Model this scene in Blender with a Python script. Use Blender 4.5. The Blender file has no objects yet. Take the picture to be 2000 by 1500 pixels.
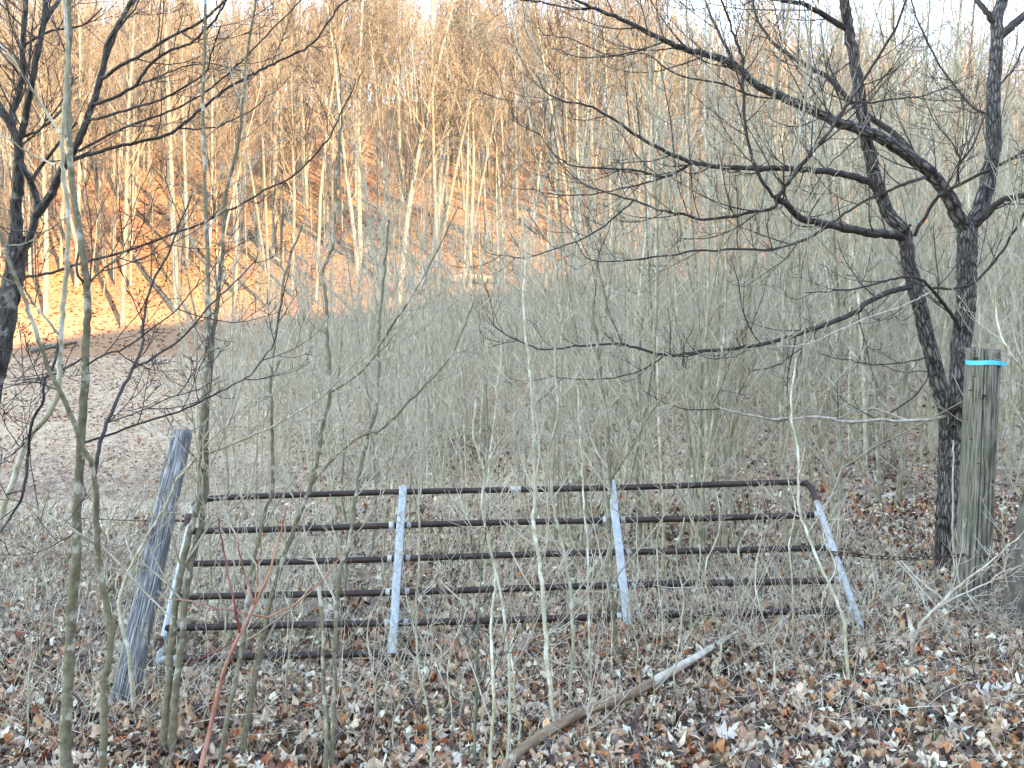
import bpy, math, random
import numpy as np
from mathutils import Vector
R = math.radians
rng = np.random.default_rng(11)
random.seed(11)
SC = bpy.context.scene
COL = SC.collection
# ------------------------------------------------------------------ camera, sky, sun, exposure
CH = 1.64
F = 1500.0
cam = bpy.data.cameras.new("camera"); cam.lens = 27.0; cam.sensor_width = 36.0
cam.clip_end = 2000.0; cam.clip_start = 0.05
co = bpy.data.objects.new("camera", cam); COL.objects.link(co)
co.location = (0, 0, CH); co.rotation_euler = (R(90), 0, 0)
SC.camera = co
SUN_EL = 20.0
SUN_AZ = 143.0        # clockwise from +Y: behind the camera, to the right
w = bpy.data.worlds.new("World"); SC.world = w; w.use_nodes = True
wn = w.node_tree.nodes; wl = w.node_tree.links
bg = wn["Background"]; sky = wn.new("ShaderNodeTexSky"); sky.sky_type = 'NISHITA'
sky.sun_disc = False; sky.sun_elevation = R(SUN_EL); sky.sun_rotation = R(SUN_AZ)
sky.air_density = 0.9; sky.dust_density = 0.0; sky.ozone_density = 2.6
bg.inputs[1].default_value = 0.15
wl.new(sky.outputs[0], bg.inputs[0])
sl = bpy.data.lights.new("sun", 'SUN'); sl.energy = 2.0; sl.angle = R(0.5); sl.color = (1.0, 0.87, 0.70)
so = bpy.data.objects.new("sun", sl); COL.objects.link(so)
sx, sy = math.sin(R(SUN_AZ)), math.cos(R(SUN_AZ))
sdir = Vector((sx*math.cos(R(SUN_EL)), sy*math.cos(R(SUN_EL)), math.sin(R(SUN_EL))))
so.rotation_euler = sdir.to_track_quat('Z', 'Y').to_euler()
so.location = (30, -40, 60)
SC.view_settings.view_transform = 'Standard'
SC.view_settings.look = 'None'
SC.view_settings.gamma = 1.0
SC.view_settings.exposure = 3.82
SC.view_settings.use_white_balance = True
SC.view_settings.white_balance_temperature = 9900
SC.view_settings.white_balance_tint = 15
SC.view_settings.use_curve_mapping = False
SC.render.engine = 'CYCLES'
SC.cycles.max_bounces = 5
SC.cycles.diffuse_bounces = 3

# ------------------------------------------------------------------ helpers
def nodes_of(name):
    m = bpy.data.materials.new(name); m.use_nodes = True
    nt = m.node_tree
    return m, nt, nt.nodes, nt.links, nt.nodes["Principled BSDF"]

def ramp(n, stops):
    r = n.new("ShaderNodeValToRGB"); e = r.color_ramp.elements
    while len(e) < len(stops): e.new(0.5)
    for k, (p, c) in enumerate(stops):
        e[k].position = p; e[k].color = (c[0], c[1], c[2], 1)
    return r

def noise(n, l, coord, scale, detail=4, rough=0.6, mapscale=None):
    t = n.new("ShaderNodeTexNoise"); t.inputs['Scale'].default_value = scale
    t.inputs['Detail'].default_value = detail; t.inputs['Roughness'].default_value = rough
    if mapscale:
        mp = n.new("ShaderNodeMapping"); mp.inputs['Scale'].default_value = mapscale
        l.new(coord, mp.inputs['Vector']); l.new(mp.outputs[0], t.inputs['Vector'])
    else:
        l.new(coord, t.inputs['Vector'])
    return t

def mixc(n, l, a, b, fac, mode='MIX'):
    m = n.new("ShaderNodeMix"); m.data_type = 'RGBA'; m.blend_type = mode
    for s, v in ((6, a), (7, b)):
        if isinstance(v, tuple): m.inputs[s].default_value = (*v, 1)
        else: l.new(v, m.inputs[s])
    if isinstance(fac, float): m.inputs[0].default_value = fac
    else: l.new(fac, m.inputs[0])
    return m.outputs[2]

def bark(name, c1, c2, c3, around=60.0, along=8.0, bump=0.4, dist=0.004, patch=(0.5, 0.65), rough=0.9, vary=0.25, st=(.36, .62)):
    """bark from UVs in metres: ridges along the limb, lichen patches, per-object tint"""
    m, nt, n, l, b = nodes_of(name)
    tc = n.new("ShaderNodeTexCoord")
    a = noise(n, l, tc.outputs['UV'], 1.0, 5, 0.65, (around, along, 1))
    p = noise(n, l, tc.outputs['Object'], 9.0, 4, 0.7)
    r1 = ramp(n, [(st[0], c1), (st[1], c2)])
    l.new(a.outputs['Fac'], r1.inputs[0])
    r2 = ramp(n, [(patch[0], (0, 0, 0)), (patch[1], (1, 1, 1))])
    l.new(p.outputs['Fac'], r2.inputs[0])
    c = mixc(n, l, r1.outputs[0], c3, r2.outputs[0])
    oi = n.new("ShaderNodeObjectInfo")
    mr = n.new("ShaderNodeMapRange"); mr.inputs['To Min'].default_value = 1 - vary; mr.inputs['To Max'].default_value = 1 + vary
    l.new(oi.outputs['Random'], mr.inputs['Value'])
    hs = n.new("ShaderNodeHueSaturation"); l.new(mr.outputs[0], hs.inputs['Value']); l.new(c, hs.inputs['Color'])
    l.new(hs.outputs[0], b.inputs['Base Color'])
    b.inputs['Roughness'].default_value = rough
    b.inputs['Specular IOR Level'].default_value = 0.2
    bp = n.new("ShaderNodeBump"); bp.inputs['Strength'].default_value = bump; bp.inputs['Distance'].default_value = dist
    l.new(a.outputs['Fac'], bp.inputs['Height']); l.new(bp.outputs[0], b.inputs['Normal'])
    return m

def plain(name, c, rough=0.8, metal=0.0, c2=None, scale=20.0, bump=0.0, mscale=None, lo=0.4, hi=0.6):
    m, nt, n, l, b = nodes_of(name)
    b.inputs['Base Color'].default_value = (*c, 1)
    b.inputs['Roughness'].default_value = rough; b.inputs['Metallic'].default_value = metal
    if c2:
        tc = n.new("ShaderNodeTexCoord")
        t = noise(n, l, tc.outputs['Object'], scale, 6, 0.65, mscale)
        r = ramp(n, [(lo, c), (hi, c2)]); l.new(t.outputs['Fac'], r.inputs[0])
        l.new(r.outputs[0], b.inputs['Base Color'])
        if bump:
            bp = n.new("ShaderNodeBump"); bp.inputs['Strength'].default_value = bump; bp.inputs['Distance'].default_value = 0.003
            l.new(t.outputs['Fac'], bp.inputs['Height']); l.new(bp.outputs[0], b.inputs['Normal'])
    return m

def attr_mat(name, rough=0.75, trans=0.0, tint=True):
    m, nt, n, l, b = nodes_of(name)
    at = n.new("ShaderNodeAttribute"); at.attribute_name = "tone"
    tc = n.new("ShaderNodeTexCoord")
    t = noise(n, l, tc.outputs['Object'], 45.0, 3, 0.6)
    hs = n.new("ShaderNodeHueSaturation")
    mr = n.new("ShaderNodeMapRange"); mr.inputs['From Min'].default_value = 0.3; mr.inputs['From Max'].default_value = 0.7
    mr.inputs['To Min'].default_value = 0.7; mr.inputs['To Max'].default_value = 1.25
    l.new(t.outputs['Fac'], mr.inputs['Value']); l.new(mr.outputs[0], hs.inputs['Value'])
    l.new(at.outputs['Color'], hs.inputs['Color']); l.new(hs.outputs[0], b.inputs['Base Color'])
    b.inputs['Roughness'].default_value = rough
    b.inputs['Specular IOR Level'].default_value = 0.3
    return m

def mesh_np(name, verts, quads=None, tris=None, uv=None, col=None, smooth=True, mats=(), mi=None):
    verts = np.asarray(verts, dtype=np.float32)
    q = np.zeros((0, 4), np.int32) if quads is None or len(quads) == 0 else np.asarray(quads, np.int32)
    t = np.zeros((0, 3), np.int32) if tris is None or len(tris) == 0 else np.asarray(tris, np.int32)
    me = bpy.data.meshes.new(name)
    me.vertices.add(len(verts)); me.vertices.foreach_set("co", verts.ravel())
    li = np.concatenate([q.ravel(), t.ravel()])
    me.loops.add(len(li)); me.loops.foreach_set("vertex_index", li)
    ls = np.concatenate([np.arange(len(q))*4, len(q)*4 + np.arange(len(t))*3]).astype(np.int32)
    me.polygons.add(len(ls)); me.polygons.foreach_set("loop_start", ls)
    if smooth: me.polygons.foreach_set("use_smooth", np.ones(len(ls), bool))
    for m in mats: me.materials.append(m)
    if mi is not None: me.polygons.foreach_set("material_index", np.asarray(mi, np.int32))
    if uv is not None:
        lay = me.uv_layers.new(name="UVMap")
        lay.data.foreach_set("uv", np.asarray(uv, np.float32)[li].ravel())
    if col is not None:
        ca = me.color_attributes.new("tone", 'FLOAT_COLOR', 'POINT')
        c4 = np.ones((len(verts), 4), np.float32); c4[:, :3] = col
        ca.data.foreach_set("color", c4.ravel())
    me.update(calc_edges=True)
    return me

def link(name, me, parent=None, loc=None):
    o = bpy.data.objects.new(name, me); COL.objects.link(o)
    if parent is not None: o.parent = parent
    if loc is not None: o.location = loc
    return o

def tag(o, label=None, cat=None, group=None, kind=None):
    if label: o['label'] = label
    if cat: o['category'] = cat
    if group: o['group'] = group
    if kind: o['kind'] = kind
    return o

class Tubes:
    """polylines with radii -> one mesh of tapering tubes, UV in metres"""
    def __init__(s): s.v = []; s.q = []; s.t = []; s.uv = []; s.n = 0; s.c = []
    def add(s, P, r, sides=5, cap=False, rough=0.0, tone=None):
        P = np.asarray(P, float); r = np.asarray(r, float); N = len(P)
        T = np.gradient(P, axis=0); T /= (np.linalg.norm(T, axis=1)[:, None] + 1e-9)
        mt = np.abs(T).mean(0); ref = np.zeros(3); ref[int(np.argmin(mt))] = 1.0
        A = np.cross(T, ref); A /= (np.linalg.norm(A, axis=1)[:, None] + 1e-9)
        B = np.cross(T, A)
        th = np.linspace(0, 2*np.pi, sides+1)          # seam column doubled for UVs
        c, sn = np.cos(th), np.sin(th)
        rr = np.repeat(r[:, None], sides+1, 1)
        if rough:
            k = rng.normal(0, rough, (N, sides)); k = (k + np.roll(k, 1, 0))*0.6
            k = np.concatenate([k, k[:, :1]], 1); rr = rr*(1+k)
        V = P[:, None, :] + rr[:, :, None]*(A[:, None, :]*c[None, :, None] + B[:, None, :]*sn[None, :, None])
        L = np.concatenate([[0], np.cumsum(np.linalg.norm(np.diff(P, axis=0), axis=1))])
        U = np.zeros((N, sides+1, 2)); U[:, :, 0] = th[None, :]*max(r.mean(), .001); U[:, :, 1] = L[:, None] + s.n*0.013
        i = np.arange(N-1)[:, None]*(sides+1) + np.arange(sides)[None, :] + s.n
        Q = np.stack([i, i+1, i+sides+2, i+sides+1], -1).reshape(-1, 4)
        s.v.append(V.reshape(-1, 3)); s.uv.append(U.reshape(-1, 2)); s.q.append(Q)
        nv = N*(sides+1)
        if cap:
            for row, ctr in ((0, P[0]), (N-1, P[-1])):
                s.v.append(ctr[None, :]); s.uv.append(np.zeros((1, 2)))
                ci = s.n + nv; nv += 1
                b = s.n + row*(sides+1) + np.arange(sides)
                s.t.append(np.stack([b, b+1, np.full(sides, ci)], -1))
        if tone is not None: s.c.append(np.tile(np.asarray(tone, float), (nv, 1)))
        s.n += nv
    def arrays(s):
        return (np.concatenate(s.v), np.concatenate(s.q), np.concatenate(s.t) if s.t else None, np.concatenate(s.uv))
    def mesh(s, name, mat):
        v, q, t, uv = s.arrays()
        return mesh_np(name, v, q, t, uv, np.concatenate(s.c) if s.c else None, mats=(mat,))

def catmull(P, k=4):
    P = np.asarray(P, float)
    if len(P) < 3:
        t = np.linspace(0, 1, k+1)[:, None]; return P[0]*(1-t) + P[-1]*t
    E = np.vstack([2*P[0]-P[1], P, 2*P[-1]-P[-2]])
    out = []
    for i in range(1, len(E)-2):
        p0, p1, p2, p3 = E[i-1], E[i], E[i+1], E[i+2]
        for j in range(k):
            t = j/k
            out.append(0.5*((2*p1)+(-p0+p2)*t+(2*p0-5*p1+4*p2-p3)*t*t+(-p0+3*p1-3*p2+p3)*t**3))
    out.append(E[-2]); return np.array(out)

def sm(t):
    t = np.clip(t, 0, 1); return t*t*(3-2*t)

# terrain --------------------------------------------------------------------
_w = [(random.uniform(0, 6.28), random.uniform(0, 6.28)) for _ in range(40)]
def rough_z(x, y, f, n=6, o=0):
    z = 0
    for i in range(n):
        a, p = _w[(i+o) % 40]; ff = f*(1+0.37*i)
        z = z + np.sin((x*math.cos(a)+y*math.sin(a))*ff + p*(i+1))/(1+0.3*i)
    return z/n
def height(x, y):
    x = np.asarray(x, float); y = np.asarray(y, float)
    z = 0.15*sm((x+0.9)/1.8) + 0.025*np.clip(x-2.4, 0, 30)*sm((y-2)/6)
    z = z + 0.035*rough_z(x, y, 1.7) + 0.012*rough_z(x, y, 7.0, 6, 9)
    z = z + 0.12*rough_z(x, y, 0.45, 6, 17)*sm((y-7)/8)
    z = z - 0.075*np.exp(-((y-4.55)/0.5)**2)*sm((-x-.25)/.5)*sm((x+2.9)/.6)
    z = z - 0.28*np.exp(-((y-11.6)/0.9)**2)*sm((-x-2.2)/2)     # shallow ditch left
    z = z + 0.22*rough_z(x, y, 0.9, 6, 3)*sm((y-13)/6)*sm((44-y)/6)
    m = np.where(y > 12, (y-12) - 3*(1-np.exp(-np.clip(y-12, 0, 200)/3)), 0)
    z = z + 0.135*np.minimum(m, 23)
    yb = 38 + 1.5*np.sin(x*0.07)
    t = np.clip(y-yb, 0, 400)
    t2 = -7*np.log(np.exp(-t/7)+math.exp(-78/7.0)) + .012
    S = 0.55 - 0.0034*np.clip(x-10, 0, 60) + 0.0006*np.clip(-x-25, 0, 40)
    z = z + S*t2 + rough_z(x, y, 0.16, 6, 23)*1.1*sm(t/14)
    q = sx*x + sy*y
    hb = (42 + 1.6*rough_z(x, y, 0.35, 6, 30))*sm((q-17)/46)
    return z + hb

def hit(px, py):
    """distance along +Y at which the view ray through a photo pixel meets the ground"""
    dx = (px-1000)/F; dz = -(py-750)/F
    y = np.concatenate([np.arange(1.5, 20, .01), np.arange(20, 140, .05)])
    g = height(dx*y, y) - (CH+dz*y)
    k = np.argmax(g > 0)
    return float(y[k]) if g[k] > 0 else 60.0
def P3(px, py, d):
    return ((px-1000)/F*d, d, CH-(py-750)/F*d)

# ------------------------------------------------------------------ materials
M = {}
M['bark_dark'] = bark('furrowed_bark', (0.008, 0.007, 0.006), (0.17, 0.15, 0.13), (0.17, 0.18, 0.15), 62, 13, 1.0, 0.02, (0.62, 0.74), 0.95, 0.0, (.44, .56))
def furrow(name):
    m, nt, n, l, b = nodes_of(name); tc = n.new("ShaderNodeTexCoord")
    nz = noise(n, l, tc.outputs['UV'], 14.0, 3, .6)
    mp = n.new("ShaderNodeMapping"); mp.inputs['Scale'].default_value = (48, 9, 1); l.new(tc.outputs['UV'], mp.inputs['Vector'])
    ad = n.new("ShaderNodeMix"); ad.data_type = 'RGBA'; ad.blend_type = 'ADD'; ad.inputs[0].default_value = 1.6; l.new(mp.outputs[0], ad.inputs[6]); l.new(nz.outputs['Color'], ad.inputs[7])
    v = n.new("ShaderNodeTexVoronoi"); v.feature = 'DISTANCE_TO_EDGE'; v.inputs['Scale'].default_value = 1.0; l.new(ad.outputs[2], v.inputs['Vector'])
    r = ramp(n, [(0.02, (0.012, 0.010, 0.009)), (0.14, (0.10, 0.088, 0.078)), (0.40, (0.29, 0.265, 0.23))]); l.new(v.outputs['Distance'], r.inputs[0])
    fine = noise(n, l, tc.outputs['UV'], 1.0, 6, .7, (130, 40, 1)); c = mixc(n, l, r.outputs[0], fine.outputs['Color'], 0.25, 'MULTIPLY')
    p = noise(n, l, tc.outputs['Object'], 2.2, 4, .7); rp = ramp(n, [(.52, (0, 0, 0)), (.7, (1, 1, 1))]); l.new(p.outputs['Fac'], rp.inputs[0])
    c = mixc(n, l, c, (.10, .105, .088), rp.outputs[0]); l.new(c, b.inputs['Base Color']); b.inputs['Roughness'].default_value = .95
    bp = n.new("ShaderNodeBump"); bp.inputs['Strength'].default_value = 1.0; bp.inputs['Distance'].default_value = .02; l.new(v.outputs['Distance'], bp.inputs['Height']); l.new(bp.outputs[0], b.inputs['Normal'])
    return m
M['bark_dark'] = furrow('deep_furrowed_bark')
M['limb_dark'] = bark('dark_limb_bark', (0.028, 0.025, 0.023), (0.10, 0.09, 0.08), (0.18, 0.18, 0.155), 90, 14, 0.6, 0.004, (0.58, 0.68), 0.9, 0.1)
M['twig_dark'] = plain('dark_twig_bark', (0.035, 0.027, 0.025), 0.85, 0, (0.075, 0.06, 0.052), 30)
M['bark_black'] = bark('blackish_bark', (0.015, 0.013, 0.012), (0.10, 0.09, 0.08), (0.22, 0.22, 0.185), 60, 10, 0.8, 0.008, (0.56, 0.64), 0.95, 0.1)
M['bark_olive'] = bark('smooth_olive_bark', (0.10, 0.088, 0.05), (0.21, 0.19, 0.12), (0.38, 0.36, 0.28), 25, 22, 0.25, 0.002, (0.55, 0.62), 0.8, 0.12)
M['bark_sap'] = bark('sapling_bark', (0.23, 0.21, 0.13), (0.42, 0.39, 0.27), (0.54, 0.51, 0.42), 30, 12, 0.2, 0.002, (0.5, 0.62), 0.85, 0.3)
M['twig_sap'] = plain('sapling_twig_bark', (0.32, 0.28, 0.205), 0.85, 0, (0.56, 0.51, 0.39), 2.5)
M['bark_hill'] = bark('pale_woodland_bark', (0.09, 0.08, 0.063), (0.175, 0.158, 0.126), (0.23, 0.21, 0.17), 6, 1.2, 0.2, 0.02, (0.45, 0.62), 0.9, 0.3)
M['twig_hill'] = plain('woodland_twig_bark', (0.10, 0.076, 0.057), 0.9, 0, (0.175, 0.137, 0.10), 0.5)
M['deadwood'] = plain('pale_dead_wood', (0.38, 0.33, 0.25), 0.9, 0, (0.60, 0.55, 0.45), 14, 0.3)
M['branch_brown'] = bark('brown_stripped_branch', (0.14, 0.09, 0.055), (0.29, 0.205, 0.14), (0.42, 0.35, 0.27), 50, 7, 0.4, 0.003, (0.6, 0.68), 0.8, 0)
M['cane_red'] = bark('red_cane', (0.30, 0.11, 0.075), (0.47, 0.22, 0.16), (0.55, 0.33, 0.26), 40, 12, 0.2, 0.002, (0.56, 0.7), 0.5, 0)
M['cane_orange'] = plain('orange_cane', (0.42, 0.14, 0.05), 0.5, 0, (0.46, 0.22, 0.13), 8)
M['cane_dark'] = plain('dark_red_cane', (0.17, 0.025, 0.02), 0.5, 0, (0.24, 0.05, 0.04), 10)
M['bramble'] = plain('bramble_stem', (0.17, 0.10, 0.075), 0.8, 0, (0.30, 0.22, 0.16), 6)
M['rust'] = plain('rusty_brown_pipe', (0.022, 0.014, 0.012), 0.6, 0.2, (0.07, 0.042, 0.033), 9, 0.3, None, 0.35, 0.7)
M['galv'] = plain('galvanised_steel', (0.30, 0.34, 0.35), 0.5, 0.15, (0.45, 0.49, 0.50), 45, 0.2, None, 0.35, 0.65)
M['chain'] = plain('rusty_chain_iron', (0.05, 0.035, 0.03), 0.65, 0.5, (0.16, 0.09, 0.06), 60, 0.3)
M['ribbon'] = plain('cyan_ribbon', (0.0, 0.58, 0.66), 0.45)
M['tag_white'] = plain('worn_white_tag', (0.75, 0.76, 0.75), 0.5, 0, (0.45, 0.42, 0.40), 40, 0, None, 0.5, 0.62)
M['dark'] = plain('painted_hole_shade', (0.015, 0.013, 0.012), 1.0)  # near-black colour standing in for the shade inside holes
M['rock'] = plain('sandstone_ledge', (0.16, 0.13, 0.09), 0.95, 0, (0.30, 0.25, 0.17), 1.5, 0.4)
M['leaf'] = attr_mat('dry_leaf', 0.7)
M['straw'] = attr_mat('dead_grass', 0.8)

def post_mat(name, c1, c2, c3, c4):
    m, nt, n, l, b = nodes_of(name)
    tc = n.new("ShaderNodeTexCoord")
    a = noise(n, l, tc.outputs['UV'], 1.0, 7, 0.7, (140, 5, 1))
    r = ramp(n, [(0.38, c1), (0.5, c2), (0.62, c3)]); l.new(a.outputs['Fac'], r.inputs[0])
    p = noise(n, l, tc.outputs['Object'], 3.2, 4, 0.6)
    r2 = ramp(n, [(0.45, (0, 0, 0)), (0.68, (1, 1, 1))]); l.new(p.outputs['Fac'], r2.inputs[0])
    c = mixc(n, l, r.outputs[0], c4, r2.outputs[0], 'MULTIPLY')
    l.new(c, b.inputs['Base Color']); b.inputs['Roughness'].default_value = 0.95
    bp = n.new("ShaderNodeBump"); bp.inputs['Strength'].default_value = 0.8; bp.inputs['Distance'].default_value = 0.004
    l.new(a.outputs['Fac'], bp.inputs['Height']); l.new(bp.outputs[0], b.inputs['Normal'])
    return m
M['post'] = post_mat('weathered_post_wood', (0.045, 0.04, 0.032), (0.18, 0.165, 0.13), (0.33, 0.31, 0.255), (0.62, 0.72, 0.58))
M['post_grey'] = post_mat('silver_grey_post_wood', (0.03, 0.029, 0.028), (0.13, 0.13, 0.125), (0.44, 0.44, 0.42), (0.5, 0.52, 0.52))

def ground_mat():
    m, nt, n, l, b = nodes_of('leaf_strewn_ground')
    tc = n.new("ShaderNodeTexCoord")
    v = n.new("ShaderNodeTexVoronoi"); v.inputs['Scale'].default_value = 9.0
    l.new(tc.outputs['Object'], v.inputs['Vector'])
    sep = n.new("ShaderNodeSeparateColor"); l.new(v.outputs['Color'], sep.inputs[0])
    r = ramp(n, [(0.0, (0.16, 0.10, 0.075)), (0.3, (0.34, 0.22, 0.155)), (0.6, (0.48, 0.34, 0.24)), (1.0, (0.60, 0.47, 0.36))])
    l.new(sep.outputs[0], r.inputs[0])
    big = noise(n, l, tc.outputs['Object'], 0.35, 4, 0.6)
    sp = n.new("ShaderNodeSeparateXYZ"); l.new(tc.outputs['Object'], sp.inputs[0])
    mr = n.new("ShaderNodeMapRange"); mr.inputs['From Min'].default_value = 6; mr.inputs['From Max'].default_value = 16
    l.new(sp.outputs['Y'], mr.inputs['Value'])
    far = mixc(n, l, r.outputs[0], (0.46, 0.31, 0.185), big.outputs['Fac'])
    soil = mixc(n, l, r.outputs[0], (0.07, 0.05, 0.038), 0.75)
    c = mixc(n, l, soil, far, mr.outputs[0])
    l.new(c, b.inputs['Base Color']); b.inputs['Roughness'].default_value = 0.95
    bp = n.new("ShaderNodeBump"); bp.inputs['Strength'].default_value = 0.8; bp.inputs['Distance'].default_value = 0.03
    l.new(sep.outputs[1], bp.inputs['Height']); l.new(bp.outputs[0], b.inputs['Normal'])
    return m
def hill_mat():
    m, nt, n, l, b = nodes_of('oak_leaf_hillside')
    tc = n.new("ShaderNodeTexCoord")
    v = n.new("ShaderNodeTexVoronoi"); v.inputs['Scale'].default_value = 4.0
    l.new(tc.outputs['Object'], v.inputs['Vector'])
    sep = n.new("ShaderNodeSeparateColor"); l.new(v.outputs['Color'], sep.inputs[0])
    r = ramp(n, [(0.0, (0.10, 0.04, 0.018)), (0.4, (0.18, 0.07, 0.028)), (0.8, (0.23, 0.098, 0.042)), (1.0, (0.27, 0.145, 0.075))])
    l.new(sep.outputs[0], r.inputs[0])
    big = noise(n, l, tc.outputs['Object'], 0.22, 5, 0.65)
    rb = ramp(n, [(0.42, (0, 0, 0)), (0.66, (1, 1, 1))]); l.new(big.outputs['Fac'], rb.inputs[0])
    c = mixc(n, l, r.outputs[0], (0.20, 0.125, 0.05), rb.outputs[0])
    sp = n.new("ShaderNodeSeparateXYZ"); l.new(tc.outputs['Object'], sp.inputs[0])
    mr = n.new("ShaderNodeMapRange"); mr.inputs['From Min'].default_value = 37; mr.inputs['From Max'].default_value = 44
    l.new(sp.outputs['Y'], mr.inputs['Value'])
    c = mixc(n, l, (0.30, 0.16, 0.09), c, mr.outputs[0])
    l.new(c, b.inputs['Base Color']); b.inputs['Roughness'].default_value = 0.95
    bp = n.new("ShaderNodeBump"); bp.inputs['Strength'].default_value = 0.8; bp.inputs['Distance'].default_value = 0.08
    l.new(sep.outputs[1], bp.inputs['Height']); l.new(bp.outputs[0], b.inputs['Normal'])
    return m
M['ground'] = ground_mat(); M['hill'] = hill_mat()

# ------------------------------------------------------------------ ground sheets
def sheet(name, xs, ys, mat):
    X, Y = np.meshgrid(xs, ys); Z = height(X, Y)
    if name == 'hillside': Z[0] -= .8      # tucked under the edge of the ground sheet
    V = np.stack([X, Y, Z], -1).reshape(-1, 3)
    nx, ny = len(xs), len(ys)
    i = np.arange(ny-1)[:, None]*nx + np.arange(nx-1)[None, :]
    Q = np.stack([i, i+1, i+nx+1, i+nx], -1).reshape(-1, 4)
    return tag(link(name, mesh_np(name, V, Q, mats=(mat,))), kind='structure')
s_ = np.linspace(-1, 1, 261)
XS = np.sinh(s_*4.2)/np.sinh(4.2)*150
ground = sheet('ground', XS, np.concatenate([np.arange(-10, 2, .5), np.arange(2, 9, .06), np.arange(9, 20, .2), np.arange(20, 36.6, .5)]), M['ground'])
XH = np.linspace(-150, 150, 241)
sheet('hillside', XH, np.concatenate([[35.6], np.arange(36.5, 110, .8), np.arange(110, 231, 6)]), M['hill'])
sheet('hill', np.linspace(-150, 150, 121), np.arange(-130, -9.9, 2.0), M['hill'])

# ------------------------------------------------------------------ procedural branching
def grow(out, p, d, L, r, lvl, g, prm):
    """one limb with curvature and its children; out = list of (pts, radii, level)"""
    n = prm['segs'][lvl]; pts = [p]; dd = d/np.linalg.norm(d); st = L/n
    for i in range(n):
        dd = dd + g.normal(0, prm['wob'][lvl], 3); dd[2] += prm['up'][lvl]
        dd /= np.linalg.norm(dd); pts.append(pts[-1] + dd*st)
    pts = np.array(pts); rad = r*np.linspace(1, prm['tip'][lvl], n+1)
    out.append((pts, rad, lvl))
    if lvl + 1 >= len(prm['segs']): return
    k = prm['kids'][lvl]; lo = prm['lo'][lvl]
    for j in range(k):
        t = lo + (0.97-lo)*(j + g.uniform(0, 1))/k
        f = t*n; i = min(int(f), n-1); q = pts[i] + (pts[i+1]-pts[i])*(f-i)
        tg = pts[i+1]-pts[i]; tg /= np.linalg.norm(tg)
        rd = g.normal(0, 1, 3); rd -= tg*rd.dot(tg); rd /= (np.linalg.norm(rd)+1e-9)
        a = R(g.uniform(*prm['ang'][lvl]))
        nd = tg*math.cos(a) + rd*math.sin(a)
        taper = prm.get('shape', lambda t: 1.15-0.85*t)(t) if lvl == 0 else 1.15-0.7*t
        grow(out, q, nd, L*prm['len'][lvl]*taper*g.uniform(.7, 1.2), max(rad[i]*prm['rk'][lvl], prm['rmin']), lvl+1, g, prm)

def split_mesh(out, name, m1, m2, sides=(8, 4, 3, 3), sc=1.0):
    a, b = Tubes(), Tubes()
    for P, r, lv in out:
        (a if lv == 0 else b).add(P, r, sides[min(lv, 3)])
    return a.mesh(name+'_trunk', m1), b.mesh(name+'_crown', m2)

SAP = dict(segs=[9, 4, 3, 2], wob=[.05, .10, .14, .16], up=[.02, .07, .05, .04], tip=[.22, .35, .5, .6], kids=[26, 3, 2],
           lo=[.10, .2, .25], ang=[(22, 55), (25, 50), (25, 55)], len=[.27, .42, .5], rk=[.40, .65, .75], rmin=.0030)
sap_protos = []
for k in range(12):
    g = np.random.default_rng(100+k)
    H = g.uniform(4.2, 7.0)
    prm = dict(SAP); prm['kids'] = [int(g.integers(14, 26)), 3, 2]
    out = []
    lean = g.normal(0, .06, 2)
    grow(out, np.zeros(3), np.array([lean[0], lean[1], 1.0]), H, g.uniform(.013, .027), 0, g, prm)
    if k % 3 == 0:      # a second stem from low down
        grow(out, np.array([0.02, 0, 0]), np.array([g.normal(0, .2), g.normal(0, .2), 1.0]), H*.8, .014, 0, g, prm)
    sap_protos.append((H,) + split_mesh(out, 'sapling', M['bark_sap'], M['twig_sap']))

def hill_shape(t): return 1.2 - 0.75*t
HILL = dict(segs=[10, 5, 4, 2], wob=[.022, .09, .13, .15], up=[.01, .09, .06, .03], tip=[.25, .3, .45, .6], kids=[30, 7, 4],
            lo=[.32, .15, .2], ang=[(22, 48), (22, 50), (25, 50)], len=[.28, .42, .4], rk=[.42, .5, .6], rmin=.011)
hill_protos = []
for k in range(9):
    g = np.random.default_rng(300+k); H = g.uniform(17, 23)
    prm = dict(HILL); prm['kids'] = [int(g.integers(22, 36)), 7, 4]; prm['lo'] = [g.uniform(.25, .5), .15, .2]
    out = []
    ln = g.normal(0, .04, 2)
    grow(out, np.zeros(3), np.array([ln[0], ln[1], 1.0]), H, g.uniform(.10, .17), 0, g, prm)
    if k in (2, 5, 7):
        grow(out, np.array([0, 0, 0.5+k*.4]), np.array([g.choice([-1, 1])*.16, g.normal(0, .08), 1.0]), H*.85, .10, 0, g, prm)
    hill_protos.append((H,) + split_mesh(out, 'woodland_tree', M['bark_hill'], M['twig_hill'], (8, 4, 3, 3)))

def place_tree(name, proto, x, y, s, rz, label, cat, group, tilt=(0, 0), sxy=1.0):
    H, mt, mc = proto
    z = float(height(x, y)) - 0.05*s
    e = bpy.data.objects.new(name, None); e.empty_display_size = .2; COL.objects.link(e)
    e.location = (x, y, z); e.rotation_euler = (tilt[0], tilt[1], rz); e.scale = (s*sxy, s*sxy, s)
    tag(e, label, cat, group)
    link('trunk', mt, e); link('crown', mc, e)
    return e

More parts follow.
